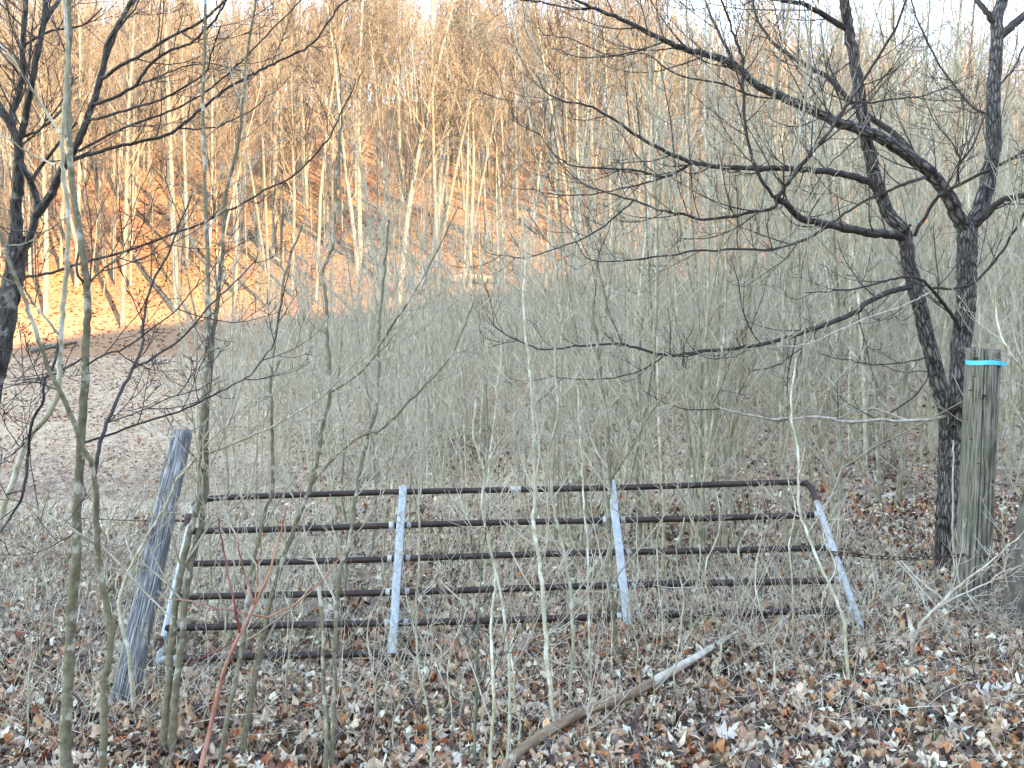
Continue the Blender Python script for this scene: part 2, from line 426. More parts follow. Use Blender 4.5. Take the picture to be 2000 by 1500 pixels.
# woodland on the sunlit hill: individuals
g = np.random.default_rng(5)
spots = []
for px, py, s in ((345, 612, 1.15), (240, 640, .95), (400, 668, .7), (617, 590, 1.05), (537, 500, 1.2), (552, 520, .9), (778, 590, 1.1),
                  (853, 545, 1.0), (1065, 560, 1.1), (1150, 515, 1.15), (700, 615, .9), (905, 600, .8), (985, 560, .9), (460, 575, .8),
                  (150, 560, 1.0), (205, 520, 1.0), (255, 560, .8), (60, 540, 1.1), (1260, 520, 1.0), (1340, 500, .9), (870, 430, 1.1),
                  (500, 470, .9), (90, 620, .9), (1450, 520, 1.0), (1240, 430, 1.1), (740, 430, 1.0), (640, 470, 1.0)):
    d = hit(px, py); spots.append(((px-1000)/F*d, d, s))
tries = 0
while len(spots) < 296 and tries < 20000:
    tries += 1
    y = 41 + 64*g.uniform(0, 1)**0.85; x = g.uniform(-.74, .74)*y
    if all((x-a)**2+(y-b)**2 > (1.3+.018*(y-40))**2 for a, b, _ in spots):
        spots.append((x, y, g.uniform(.65, 1.08)))
HL = {0: 'stout pale trunk at the foot of the slope, above the leaning post', 1: 'pale trunk at the slope foot just right of the mottled sapling', 2: 'slim hillside tree low on the slope between the twin saplings',
      4: 'left tree of the close pair midway up the slope, left of centre', 5: 'right tree of the close pair midway up the slope, left of centre', 7: 'pale hillside tree just left of the sandstone ledge',
      12: 'hillside tree just right of the sandstone ledge', 17: 'pale hillside tree nearest the left edge, behind the dark tree', 22: 'pale trunk at the slope foot left of the mottled sapling'}
for i, (x, y, s) in enumerate(spots):
    near = i < 27
    place_tree('woodland_tree', hill_protos[int(g.integers(0, 9))] if not near else hill_protos[i % 9], x, y, s, g.uniform(0, 6.28),
               HL.get(i, 'tall bare pale-barked tree on the sunlit orange hillside'), 'tree', 'bare trees on the sunlit hillside' if i not in HL else None,
               (g.normal(0, .015), g.normal(0, .012)))
# the rest of the far wood up to the ridge: one mass
def far_mass(name, n, region, hrange, seeds, kids, mat_t, mat_c, label, rt, prmb, rmin):
    g = np.random.default_rng(seeds); pr = []
    for k in range(6):
        prm = dict(prmb); prm['segs'] = [5, 3, 2]; prm['kids'] = kids; prm['rmin'] = rmin
        out = []; grow(out, np.zeros(3), np.array([g.normal(0, .04), g.normal(0, .04), 1.0]), 1.0, rt, 0, g, prm)
        a = Tubes(); nt = 0
        for P, r, lv in out:
            a.add(P, r, 4 if lv == 0 else 3)
            if lv == 0: nt = len(a.q[-1])
        V, Q, _, uv = a.arrays(); mi = np.ones(len(Q), int); mi[:nt] = 0
        pr.append((V, Q, uv, mi))
    pc = bpy.data.collections.new(name)
    for k, (V, Q, uv, mi) in enumerate(pr):
        pc.objects.link(bpy.data.objects.new(name+'_source', mesh_np(name+'_source', V, Q, None, uv, mats=(mat_t, mat_c), mi=mi)))
    XY = np.array([region(g) for _ in range(n)]); sz = g.uniform(*hrange, n)*(np.interp(XY[:, 0]/XY[:, 1], [-.42, -.1, .15, .5], [.55, .64, .9, 1.25]) if name.startswith('thicket') else 1.0); Z = height(XY[:, 0], XY[:, 1]) - .1
    me = bpy.data.meshes.new(name); me.vertices.add(n)
    me.vertices.foreach_set('co', np.stack([XY[:, 0], XY[:, 1], Z], 1).astype(np.float32).ravel())
    at = me.attributes.new('size', 'FLOAT', 'POINT'); at.data.foreach_set('value', sz.astype(np.float32))
    at = me.attributes.new('turn', 'FLOAT_VECTOR', 'POINT')
    at.data.foreach_set('vector', np.stack([g.normal(0, .03, n), g.normal(0, .03, n), g.uniform(0, 6.28, n)], 1).astype(np.float32).ravel())
    at = me.attributes.new('pick', 'INT', 'POINT'); at.data.foreach_set('value', g.integers(0, 6, n).astype(np.int32))
    o = link(name, me)
    ng = bpy.data.node_groups.new(name, 'GeometryNodeTree')
    ng.interface.new_socket('Geometry', in_out='INPUT', socket_type='NodeSocketGeometry'); ng.interface.new_socket('Geometry', in_out='OUTPUT', socket_type='NodeSocketGeometry')
    N, L = ng.nodes, ng.links; gi = N.new('NodeGroupInput'); go = N.new('NodeGroupOutput')
    ip = N.new('GeometryNodeInstanceOnPoints'); ci = N.new('GeometryNodeCollectionInfo'); ci.inputs['Collection'].default_value = pc
    ci.inputs['Separate Children'].default_value = True; ci.inputs['Reset Children'].default_value = True
    mp = N.new('GeometryNodeMeshToPoints')
    def na(nm, dt):
        a = N.new('GeometryNodeInputNamedAttribute'); a.data_type = dt; a.inputs['Name'].default_value = nm
        return [x for x in a.outputs if x.enabled and x.name == 'Attribute'][0]
    L.new(gi.outputs[0], mp.inputs['Mesh']); L.new(mp.outputs[0], ip.inputs['Points']); L.new(ci.outputs[0], ip.inputs['Instance'])
    ip.inputs['Pick Instance'].default_value = True
    L.new(na('pick', 'INT'), ip.inputs['Instance Index']); L.new(na('turn', 'FLOAT_VECTOR'), ip.inputs['Rotation']); L.new(na('size', 'FLOAT'), ip.inputs['Scale'])
    L.new(ip.outputs[0], go.inputs[0])
    md = o.modifiers.new('woods', 'NODES'); md.node_group = ng
    return tag(o, label, 'trees', None, 'stuff')
def reg_far(g):
    y = g.uniform(82, 130); return g.uniform(-.8, .8)*y, y
far_mass('distant_woodland', 900, reg_far, (10, 16), 71, [24, 6], M['bark_hill'], M['twig_hill'],
         'mass of bare trees covering the top of the hillside', .0085, HILL, .0021)
def reg_ridge(g):
    y = g.uniform(100, 134); return g.uniform(-.8, .8)*y, y
far_mass('ridge_scrub', 800, reg_ridge, (4, 9), 74, [16, 4], M['bark_hill'], M['twig_hill'],
         'scrubby saplings along the crest of the hill', .008, dict(HILL, lo=[.05, .15, .2]), .002)
def reg_mid(g):
    y = g.uniform(62, 100); return g.uniform(-.75, .75)*y, y
far_mass('midslope_saplings', 900, reg_mid, (5, 12), 75, [20, 4], M['bark_hill'], M['twig_hill'],
         'crowd of slender saplings on the upper half of the hillside', .006, dict(HILL, lo=[.12, .15, .2]), .0019)
def reg_under(g):
    y = g.uniform(42, 80); return g.uniform(-.72, .72)*y, y
far_mass('woodland_understorey', 330, reg_under, (3.5, 9), 72, [16, 3], M['bark_hill'], M['twig_hill'],
         'thin understorey saplings between the hillside trees', .007, HILL, .0016)

# thicket of saplings behind the gate
g = np.random.default_rng(21)
sp = []
while len(sp) < 64:          # thin ones close behind and among the rails
    px = g.uniform(400, 1640); y = g.uniform(5.7, 8.8); sp.append(((px-1000)/F*y, y))
while len(sp) < 296:
    y = math.sqrt(g.uniform(6.9**2, 31**2)); u = g.uniform(-.42, .72)
    if u < -.36 + .012*(31-y)*0 and g.uniform() < .5: continue
    if y > 26 and u < -.25: continue
    if 1 < u*y < 3.4 and y < 8.0: continue
    if y < 10 and g.uniform() < .15: continue
    sp.append((u*y, y))
def u_in(x, y): return -.42 < x/y < .46
for x, y in sp:
    s = g.uniform(.6, 1.1) if y < 13 else g.uniform(.7, 1.25)
    if y < 9: s *= .85
    if y > 12 and g.uniform() < .18: s *= g.uniform(1.3, 1.8)
    s *= float(np.interp(x/y, [-.42, -.1, .15, .5], [.72, .8, 1.0, 1.2]))
    place_tree('sapling', sap_protos[int(g.integers(0, 12))], x, y, s, g.uniform(0, 6.28),
               *(('thin bare sapling rising close behind or between the gate rails', 'sapling', 'thin saplings close behind the rails') if y < 9.0 and u_in(x, y) else
                 ('slender bare grey-green sapling crowded in the thicket behind the gate', 'sapling', 'saplings in the thicket behind the gate')),
               (g.normal(0, .05), g.normal(0, .05)), 1.0)
def reg_thick(g):
    y = math.sqrt(g.uniform(11**2, 37**2)); u = g.uniform(-.38, .74)
    return u*y, y
far_mass('thicket_backdrop', 520, reg_thick, (2.6, 9.0), 73, [22, 4], M['bark_sap'], M['twig_sap'],
         'tangle of thinner saplings filling the back of the thicket', .0045, dict(SAP, lo=[.06, .2, .25]), .0007)

# taller young trees on the right behind the forked tree
g = np.random.default_rng(33)
YL = ['tall thin tree left of the forked tree, nearest clear stem', 'thin tree behind the gap left of the forked tree', 'nearest thin tree above the right gate corner', 'tall thin tree seen between the low limbs and the fork',
  'close thin tree just left of the leaning stem of the fork', 'far thin tree crossing the left stem of the fork', 'thin tree seen inside the fork of the big tree', 'far tall thin tree inside the fork against the sky',
  'thin tree over the right end of the top rail', 'far thin tree below the knotted limb', 'thin tree under the middle of the long low limb', 'thin tree close behind the top of the round post', 'tall thin tree right of the round post',
  'rightmost thin tree at the picture edge', 'far thin tree behind the right stem of the fork', 'far thin tree under the tips of the long limbs', 'thin tree right of centre above the second brace', 'far thin tree right of centre behind the thicket',
  'thin tree above the first galvanised brace', 'far thin tree left of the picture centre', 'far thin tree above the rails left of the first brace', 'near thin tree at the centre over the dark brush']
for kk, (px, d, s) in enumerate(((1600, 15, 1.5), (1632, 21, 1.75), (1660, 13, 1.3), (1710, 17, 1.5), (1742, 12, 1.35), (1790, 20, 1.9), (1805, 14, 1.5), (1835, 24, 2.0),
                 (1560, 19, 1.5), (1510, 23, 1.6), (1470, 17, 1.3), (1925, 13, 1.5), (1960, 18, 1.8), (1985, 12, 1.4), (1895, 21, 1.8),
                 (1400, 24, 1.6), (1340, 20, 1.3), (1275, 23, 1.4), (775, 15, 1.25), (860, 24, 1.4), (700, 20, 1.3), (935, 14, 1.2))):
    place_tree('young_tree', sap_protos[int(g.integers(0, 12))], (px-1000)/F*d, d, s, g.uniform(0, 6.28),
               YL[kk], 'tree', 'tall thin trees above the thicket',
               (g.normal(0, .015), g.normal(0, .02)), 1.0)

# ------------------------------------------------------------------ traced trees and saplings
class Traced:
    def __init__(s, name, label, cat, seed, group=None):
        s.name = name; s.e = bpy.data.objects.new(name, None); s.e.empty_display_size = .2; COL.objects.link(s.e)
        tag(s.e, label, cat, group); s.g = np.random.default_rng(seed); s.db = []; s.tw = Tubes(); s.base = None; s.lines = []; s.dens = 1.0; s.ws = 1.0
    def limb(s, pts, w0, w1, part, mat, d0=None, d1=None, sides=7, k=4, rough=0.0, twigs=0, tl=.5, ground=False, jit=0.95, ext=False, up=.10, cap=False, tr=None):
        pts = [tuple(map(float, p)) for p in pts]
        if ext:
            (a, b), (c, d_) = pts[-2], pts[-1]; n = math.hypot(c-a, d_-b); pts.append((c+(c-a)/n*110, d_+(d_-b)/n*110)); w1 *= .8
        if ground:
            dg = hit(*pts[0])
            if d0 is None: d0 = dg
        elif s.db and d0 is None:
            A = np.concatenate(s.db); dd = (A[:, 0]-pts[0][0])**2 + (A[:, 1]-pts[0][1])**2; i = int(np.argmin(dd)); d0 = A[i, 2]
            pts[0] = (A[i, 0], A[i, 1]) if dd[i] < 26**2 else pts[0]
        if d1 is None: d1 = d0 + s.g.normal(0, .12)
        Q = catmull(pts, k); L = np.concatenate([[0], np.cumsum(np.linalg.norm(np.diff(Q, axis=0), axis=1))]); t = L/L[-1]
        D = d0*(1-t) + d1*t + .05*np.sin(t*7+s.g.uniform(0, 6))*(t > 0)*np.minimum(t*5, 1)
        Q[1:-1] += s.g.normal(0, jit, Q[1:-1].shape)
        s.db.append(np.stack([Q[:, 0], Q[:, 1], D], 1))
        P = np.stack([(Q[:, 0]-1000)/F*D, D, CH-(Q[:, 1]-750)/F*D], 1)
        r = (w0*(1-t) + w1*t)*D/F/2*(1 if part == 'trunk' else s.ws)
        if ground:
            P[0, 2] = height(P[0, 0], P[0, 1]) - .06
            if s.base is None: s.base = P[0].copy(); r[0] *= 1.25
        if s.base is None: s.base = P[0].copy()
        T = Tubes(); T.add(P, r, sides, cap=cap, rough=rough)
        s.lines.append((T, part, mat))
        if twigs: s.twig(P, r, int(round(twigs*s.dens)), tl, up)
        return P, r
    def twig(s, P, r, n, tl, up=.1):
        prm = dict(segs=[8, 5, 3], wob=[.07, .11, .14], up=[up, up*1.2, up], tip=[.4, .5, .6], kids=[4, 2], lo=[.15, .2],
                   ang=[(30, 62), (30, 60)], len=[.55, .5], rk=[.7, .8], rmin=.0021)
        N = len(P)
        for j in range(n):
            t = .12 + .86*(j+s.g.uniform())/n; f = t*(N-1); i = min(int(f), N-2); q = P[i] + (P[i+1]-P[i])*(f-i)
            tg = P[i+1]-P[i]; tg = tg/np.linalg.norm(tg); rd = s.g.normal(0, 1, 3); rd -= tg*rd.dot(tg); rd /= np.linalg.norm(rd)
            rd[1] *= .8; a = R(s.g.uniform(28, 65)); nd = tg*math.cos(a) + rd*math.sin(a)
            out = []; grow(out, q, nd, tl*(1.3-.6*t)*s.g.uniform(.6, 1.7), min(max(r[i]*.45, .0026), .006), 0, s.g, prm)
            for PP, rr, lv in out: s.tw.add(PP, rr, 4 if lv == 0 else 3)
    def done(s, twmat):
        s.e.location = s.base
        b = Vector(s.base)
        for T, part, mat in s.lines:
            o = link(part, T.mesh(part, mat), s.e); o.location = -b
        if s.tw.n:
            o = tag(link('twigs', s.tw.mesh('twigs', twmat), s.e), kind='stuff'); o.location = -b
        for o in s.e.children:      # geometry relative to the thing's base
            me = o.data; n = len(me.vertices); a = np.zeros(n*3, np.float32); me.vertices.foreach_get('co', a)
            a = a.reshape(-1, 3) - np.array(s.base, np.float32); me.vertices.foreach_set('co', a.ravel()); o.location = (0, 0, 0); me.update()

# --- the big forked tree behind the right-hand post
t = Traced('forked_tree', 'large furrowed forked tree behind the round wooden post, limbs reaching left', 'tree', 1); t.dens = 1.7; t.ws = .80
BD, LD, TD = M['bark_dark'], M['limb_dark'], M['twig_dark']
t.limb([(1862, 1118), (1862, 1060), (1864, 1000), (1866, 900), (1866, 820), (1868, 770)], 66, 54, 'trunk', BD, d1=6.2, sides=40, k=10, rough=.035, ground=True, jit=.8)
t.limb([(1864, 850), (1852, 808), (1839, 770), (1821, 696), (1804, 633), (1790, 570), (1776, 521), (1772, 490), (1765, 455), (1734, 413), (1716, 367), (1702, 315), (1688, 245), (1678, 175), (1667, 105), (1657, 52), (1650, 0)],
       38, 26, 'stem', BD, d1=6.0, sides=28, k=6, rough=.03, ext=True)
t.limb([(1870, 840), (1874, 780), (1877, 675), (1886, 605), (1888, 535), (1888, 490), (1890, 440)], 44, 44, 'stem', BD, d1=6.4, sides=28, k=8, rough=.03)
t.limb([(1890, 455), (1916, 406), (1930, 350), (1940, 280), (1940, 175), (1947, 87), (1947, 35), (1958, 0)], 38, 28, 'stem', BD, sides=28, k=6, rough=.03, d1=6.5, ext=True)
t.limb([(1948, 78), (1975, 52), (2000, 30)], 22, 16, 'limb', LD, sides=12, ext=True)
t.limb([(1945, 62), (1930, 28), (1909, 0)], 14, 9, 'limb', LD, sides=10, ext=True)
t.limb([(1886, 455), (1874, 430), (1853, 385), (1821, 343), (1800, 322), (1737, 280), (1706, 262), (1643, 241), (1597, 220), (1527, 189), (1475, 164), (1433, 126), (1387, 108), (1335, 95), (1300, 81), (1265, 63), (1212, 38), (1160, 17), (1125, 0)],
       34, 4, 'limb', BD, sides=18, k=5, rough=.02, d1=5.2, twigs=12, tl=.55, ext=True)
t.limb([(1160, 18), (1125, 19), (1069, 7), (1020, 0)], 5, 3, 'limb', LD, twigs=3, tl=.35, ext=True)
t.limb([(1804, 318), (1751, 266), (1699, 228), (1653, 189), (1615, 150), (1580, 133), (1541, 108), (1510, 84), (1480, 40), (1470, 0)], 17, 3, 'limb', LD, sides=10, d1=6.8, twigs=9, tl=.6, ext=True)
t.limb([(1433, 122), (1412, 80), (1391, 35), (1375, 0)], 8, 5, 'limb', LD, twigs=3, tl=.5, ext=True)
t.limb([(1655, 55), (1646, 52), (1601, 24), (1566, 7), (1517, 0), (1480, -12)], 15, 7, 'limb', LD, sides=10, twigs=5, tl=.6, d1=5.6)
t.limb([(1720, 378), (1692, 353), (1643, 339), (1580, 332), (1510, 329), (1457, 329), (1398, 325), (1356, 318), (1328, 308), (1300, 297), (1247, 266), (1195, 231), (1146, 206), (1097, 196), (1065, 178), (1048, 147)],
       18, 2.6, 'limb', LD, sides=12, k=5, d1=5.0, twigs=10, tl=.55)
t.limb([(1356, 325), (1300, 345), (1230, 332), (1125, 325), (1083, 301), (1055, 266), (1020, 245), (995, 231)], 7, 2, 'limb', LD, d1=5.1, twigs=7, tl=.42)
t.limb([(1770, 470), (1751, 460), (1702, 455), (1660, 448), (1608, 437), (1566, 427), (1538, 402), (1517, 388)], 22, 15, 'limb', LD, sides=12, d1=5.2, k=5, rough=.05, twigs=4, tl=.5)
t.limb([(1517, 388), (1506, 378), (1478, 336), (1461, 273), (1452, 210), (1450, 157), (1449, 108), (1436, 80), (1422, 35), (1408, 0)], 9, 5, 'limb', LD, d1=4.7, twigs=7, tl=.5, ext=True)
t.limb([(1517, 388), (1524, 378), (1545, 350), (1576, 311), (1608, 273), (1632, 238), (1657, 199), (1678, 171), (1713, 115), (1751, 52), (1769, 0)], 11, 5, 'limb', LD, d1=4.6, twigs=8, tl=.5, ext=True)
t.limb([(1655, 200), (1700, 200), (1760, 192), (1800, 188), (1850, 170), (1905, 145)], 5, 2, 'limb', LD, twigs=4, tl=.4)
t.limb([(1517, 390), (1510, 406), (1457, 416), (1377, 430), (1335, 418), (1300, 413), (1237, 392), (1174, 371), (1125, 350), (1083, 304)], 9, 2.5, 'limb', LD, d1=4.9, twigs=8, tl=.45)
t.limb([(1300, 346), (1247, 360), (1174, 378), (1090, 381), (1034, 367)], 5, 2, 'limb', LD, twigs=4, tl=.35)
t.limb([(1237, 395), (1195, 430), (1146, 462), (1072, 490), (1020, 504), (950, 493)], 5, 2, 'limb', LD, twigs=5, tl=.35)
t.limb([(1048, 458), (1009, 427)], 3, 2, 'limb', LD, d0=4.9)
t.limb([(1615, 440), (1597, 455), (1562, 472), (1510, 486), (1440, 488), (1356, 490), (1300, 500), (1195, 511), (1146, 504), (1125, 472)], 8, 2.2, 'limb', LD, d1=4.8, twigs=8, tl=.45)
t.limb([(1786, 462), (1825, 395), (1860, 367), (1902, 346), (1947, 325), (2000, 297)], 9, 8, 'limb', LD, d0=6.05, d1=5.4, twigs=4, tl=.5, ext=True)
t.limb([(1862, 366), (1867, 360), (1874, 318), (1895, 294), (1919, 238), (1935, 190)], 6, 3, 'limb', LD, twigs=5, tl=.4)
t.limb([(1874, 318), (1860, 280), (1825, 238), (1800, 180)], 4, 2, 'limb', LD, twigs=4, tl=.4)
t.limb([(1805, 348), (1765, 360), (1734, 374), (1692, 392), (1650, 416), (1629, 434)], 9, 5, 'limb', LD, d1=5.9, twigs=3, tl=.4)
t.limb([(1893, 446), (1926, 420), (1951, 395), (2000, 381)], 18, 13, 'limb', LD, sides=10, d1=5.8, twigs=3, tl=.5, ext=True)
t.limb([(1895, 660), (1874, 643), (1860, 619), (1839, 587), (1818, 563), (1804, 549), (1783, 542), (1755, 542), (1720, 552), (1671, 563), (1615, 570), (1573, 572)], 10, 2.5, 'limb', LD, d1=5.0, twigs=6, tl=.4)
t.limb([(1818, 566), (1828, 563), (1867, 563), (1902, 552), (1930, 524), (1951, 500), (1982, 448), (2000, 420)], 7, 6, 'limb', LD, d1=5.2, twigs=5, tl=.5, ext=True)
t.limb([(1818, 568), (1790, 584), (1755, 601), (1709, 615), (1667, 633), (1615, 657), (1566, 675), (1510, 677)], 5, 2.5, 'limb', M['deadwood'], d1=5.0, twigs=3, tl=.3)
t.limb([(1790, 562), (1772, 563), (1737, 570), (1692, 591), (1674, 608), (1615, 633), (1545, 657), (1496, 671), (1440, 680), (1370, 687), (1300, 694), (1240, 678), (1205, 671), (1142, 675), (1065, 682), (1020, 668), (978, 647), (950, 615)],
       14, 2.2, 'limb', LD, sides=10, d1=4.8, twigs=12, tl=.45)
t.limb([(1300, 697), (1265, 717), (1202, 738), (1107, 740), (1069, 731)], 4, 2, 'limb', LD, twigs=3, tl=.3)
t.limb([(1878, 818), (1772, 822), (1720, 820), (1650, 825), (1615, 815), (1545, 818), (1496, 818), (1450, 808), (1408, 797), (1377, 773), (1335, 717), (1300, 690)], 9, 3.5, 'limb', M['deadwood'], d1=4.9, k=4, twigs=3, tl=.35)
t.limb([(1772, 822), (1737, 808), (1702, 797), (1667, 804), (1629, 817), (1590, 812)], 5, 3, 'limb', M['deadwood'])
t.limb([(1737, 810), (1790, 769), (1811, 738), (1807, 724), (1755, 727), (1720, 710)], 4, 2, 'limb', LD)
t.limb([(1335, 717), (1338, 675), (1354, 640)], 4, 2, 'limb', LD)
t.limb([(1408, 799), (1370, 801), (1328, 797), (1300, 787), (1250, 760)], 3, 2, 'limb', LD)
t.limb([(1820, 700), (1780, 705), (1720, 712), (1660, 705), (1600, 690)], 4, 2, 'limb', LD, twigs=3, tl=.3)
t.limb([(1690, 250), (1640, 300), (1600, 350), (1560, 420)], 3, 2, 'limb', LD, twigs=3, tl=.35)
t.limb([(1527, 189), (1480, 190), (1400, 160), (1330, 150), (1260, 105), (1200, 110), (1110, 75), (1052, 68)], 5, 2, 'limb', LD, d1=5.2, twigs=6, tl=.4)
t.limb([(1300, 81), (1240, 100), (1200, 108), (1130, 112), (1085, 95)], 5, 2, 'limb', LD, twigs=4, tl=.3)
t.limb([(1668, 110), (1610, 160), (1570, 220), (1560, 280)], 4, 2, 'limb', LD, twigs=4, tl=.4)
t.limb([(1940, 230), (1900, 210), (1850, 150), (1800, 60), (1780, 0)], 6, 3, 'limb', LD, twigs=7, tl=.5, ext=True)
t.limb([(1942, 180), (1975, 140), (2000, 90)], 5, 4, 'limb', LD, twigs=4, tl=.5, ext=True)
# bark swelling and stubs where the stems part
for (a, b, c, d_) in ((1850, 800, 1848, 780), (1868, 812, 1880, 790), (1858, 808, 1862, 785), (1762, 452, 1778, 440), (1866, 826, 1850, 832)):
    t.limb([(a, b), ((a+c)/2+2, (b+d_)/2), (c, d_)], 16, 7, 'bark_knot', BD, sides=9, rough=.12, cap=True, d1=5.95)
t.done(TD)

# --- dark tree at the left edge
BK = M['bark_black']
t = Traced('dark_tree', 'dark rough-barked tree at the left edge with branches sweeping right', 'tree', 2); t.dens = 1.15; t.ws = .84
t.limb([(-70, 1215), (-60, 1080), (-45, 900), (-18, 760), (-5, 710), (9, 640), (21, 570), (33, 500), (37, 460)], 44, 34, 'trunk', BK, d1=5.2, sides=20, k=6, rough=.05, ground=True)
t.limb([(37, 470), (31, 420), (35, 367), (38, 320), (35, 280), (21, 245), (0, 210)], 27, 14, 'stem', BK, sides=16, k=6, rough=.05, ext=True)
t.limb([(28, 255), (24, 224), (35, 189), (45, 140), (45, 70), (51, 0)], 14, 12, 'stem', BK, sides=10, ext=True, rough=.04, twigs=5, tl=.5)
t.limb([(36, 275), (45, 252), (56, 196), (70, 122), (84, 52), (91, 0)], 15, 12, 'stem', BK, sides=10, ext=True, rough=.04, twigs=5, tl=.5)
t.limb([(86, 50), (100, 22), (115, 0)], 10, 8, 'stem', BK, ext=True)
t.limb([(38, 315), (60, 357), (73, 402), (63, 451), (45, 490)], 13, 17, 'stem', BK, sides=12, k=6, rough=.05, d0=5.1, d1=5.15)
t.limb([(70, 420), (91, 392), (112, 350), (130, 315), (157, 266), (175, 217), (189, 182), (199, 140), (213, 84), (238, 35), (259, 0)], 19, 9, 'stem', BK, sides=14, k=5, rough=.04, d0=5.12, d1=4.9, ext=True)
for pts, a, b, n in (
    ([(199, 154), (245, 122), (280, 105), (332, 72), (367, 56), (402, 35), (441, 0)], 8, 5, 5),
    ([(185, 203), (227, 189), (266, 164), (287, 133), (325, 101), (371, 84), (402, 59), (427, 28), (441, 0)], 8, 4, 5),
    ([(175, 240), (210, 227), (259, 210), (304, 199), (350, 175), (402, 140), (413, 105), (430, 52)], 7, 3, 6),
    ([(140, 299), (175, 283), (245, 248), (315, 224), (367, 199), (413, 171), (455, 136), (490, 101), (546, 42), (588, 0)], 6, 3, 7),
    ([(135, 322), (168, 304), (227, 287), (280, 276), (336, 259), (371, 231), (402, 206), (437, 178), (490, 147), (525, 129), (567, 108), (602, 91), (637, 52), (661, 14), (679, 0)], 8.5, 4, 10)):
    t.limb(pts, a, b, 'limb', LD, sides=8, d1=t.g.uniform(4.2, 5.6), twigs=n, tl=.4, up=.14, ext=(pts[-1][1] == 0))
t.limb([(350, 252), (413, 250), (455, 234), (504, 206), (521, 178)], 4, 2.5, 'limb', LD, twigs=3, tl=.3)
t.limb([(255, 165), (315, 147), (367, 129), (413, 124), (455, 136), (497, 143)], 4, 2, 'limb', LD, twigs=3, tl=.3)
t.limb([(28, 545), (87, 535), (140, 520), (210, 500), (280, 480), (332, 458), (385, 441), (420, 423), (472, 399), (518, 371), (560, 353), (595, 322), (640, 273), (665, 224), (689, 175), (695, 154)], 7, 3, 'limb', LD, d1=4.3, twigs=9, tl=.4)
t.limb([(45, 270), (75, 255), (105, 231), (130, 205)], 7, 4, 'limb', LD, twigs=3, tl=.4)
t.limb([(62, 360), (108, 290), (150, 240)], 9, 5, 'limb', LD, twigs=3, tl=.4)
t.limb([(35, 290), (80, 250), (119, 200), (150, 150)], 4, 2.5, 'limb', LD, twigs=4, tl=.4)
t.limb([(45, 80), (100, 60), (160, 50), (200, 15)], 6, 3, 'limb', LD, twigs=4, tl=.4)
t.limb([(40, 150), (10, 110), (-10, 80)], 6, 4, 'limb', LD, twigs=2, tl=.4)
t.limb([(199, 150), (230, 60), (262, 20), (280, -20)], 6, 3, 'limb', LD, twigs=5, tl=.4)
t.done(TD)

# --- foreground saplings on the left
BO, BS, TS = M['bark_olive'], M['bark_sap'], M['twig_sap']
t = Traced('mottled_sapling', 'straight mottled olive sapling, thickest stem at far left foreground', 'sapling', 3)
t.limb([(129, 1575), (129, 1500), (129, 1400), (135, 1295), (140, 1190), (149, 1085), (152, 980), (157, 885), (164, 780), (168, 675), (171, 605), (168, 552), (161, 490), (150, 420), (140, 350), (136, 280), (133, 210), (131, 140), (135, 70), (133, 0)],
       21, 10, 'trunk', BO, sides=16, k=5, d1=3.35, ground=True, rough=.02, ext=True)
t.limb([(164, 869), (210, 850), (280, 825), (350, 804), (402, 780), (455, 752), (490, 731), (518, 692), (535, 671), (546, 605), (567, 517)], 5, 2, 'branch', LD, d1=3.9, twigs=7, tl=.35)
t.limb([(171, 600), (165, 560), (150, 530), (158, 470)], 6, 4, 'branch', LD)
t.limb([(171, 560), (190, 535), (220, 510), (260, 480)], 5, 3, 'branch', BO, twigs=5, tl=.4)
t.limb([(168, 690), (130, 720), (90, 735), (20, 745)], 4, 2, 'branch', LD, twigs=4, tl=.3)
t.limb([(170, 715), (210, 690), (245, 680), (300, 640), (350, 600), (390, 545)], 4, 2, 'branch', LD, twigs=5, tl=.35)
t.limb([(135, 120), (110, 60), (85, 0)], 3, 2, 'branch', TD, twigs=3, tl=.3)
t.done(TD)
t = Traced('forking_sapling', 'thin pale sapling just right of the mottled one, splitting at mid height', 'sapling', 4)
t.limb([(197, 1570), (199, 1500), (203, 1417), (206, 1330), (217, 1242), (210, 1190), (192, 1102), (189, 1015), (182, 920), (164, 878), (140, 815), (115, 762), (94, 717), (73, 657), (52, 595), (31, 542), (14, 500), (-5, 440)],
       15, 6, 'trunk', BO, sides=12, k=5, d1=2.9, ground=True, rough=.02)
t.limb([(184, 935), (192, 878), (210, 825), (238, 762), (259, 720), (280, 671), (278, 640), (287, 587), (304, 538), (325, 503), (353, 430), (374, 381)], 8, 3, 'branch', TD, d1=3.6, twigs=5, tl=.3)
t.limb([(262, 720), (315, 689), (367, 647), (420, 587), (465, 545), (500, 507)], 5, 2.5, 'branch', TD, d1=3.8, twigs=4, tl=.3)
t.limb([(213, 829), (280, 801), (332, 776), (385, 762), (430, 735)], 3, 1.8, 'branch', TD, twigs=3, tl=.25)
t.limb([(190, 1075), (150, 1040), (100, 1010), (50, 980), (0, 975)], 5, 3, 'branch', BS, twigs=5, tl=.35)
t.limb([(115, 762), (60, 745), (0, 760)], 4, 2, 'branch', LD, twigs=3, tl=.3)
t.done(TD)
t = Traced('curving_sapling', 'grey sapling curving up from the left edge and joining the mottled stem', 'sapling', 5)
t.limb([(-75, 1560), (-60, 1400), (-30, 1150), (7, 990), (21, 955), (38, 902), (59, 850), (91, 815), (112, 776), (115, 745), (119, 657), (124, 587), (131, 517), (133, 420), (124, 350), (122, 301), (126, 210), (132, 120), (128, 40), (125, 0)],
       14, 7, 'trunk', BS, sides=12, k=5, d1=3.0, ground=True, ext=True)
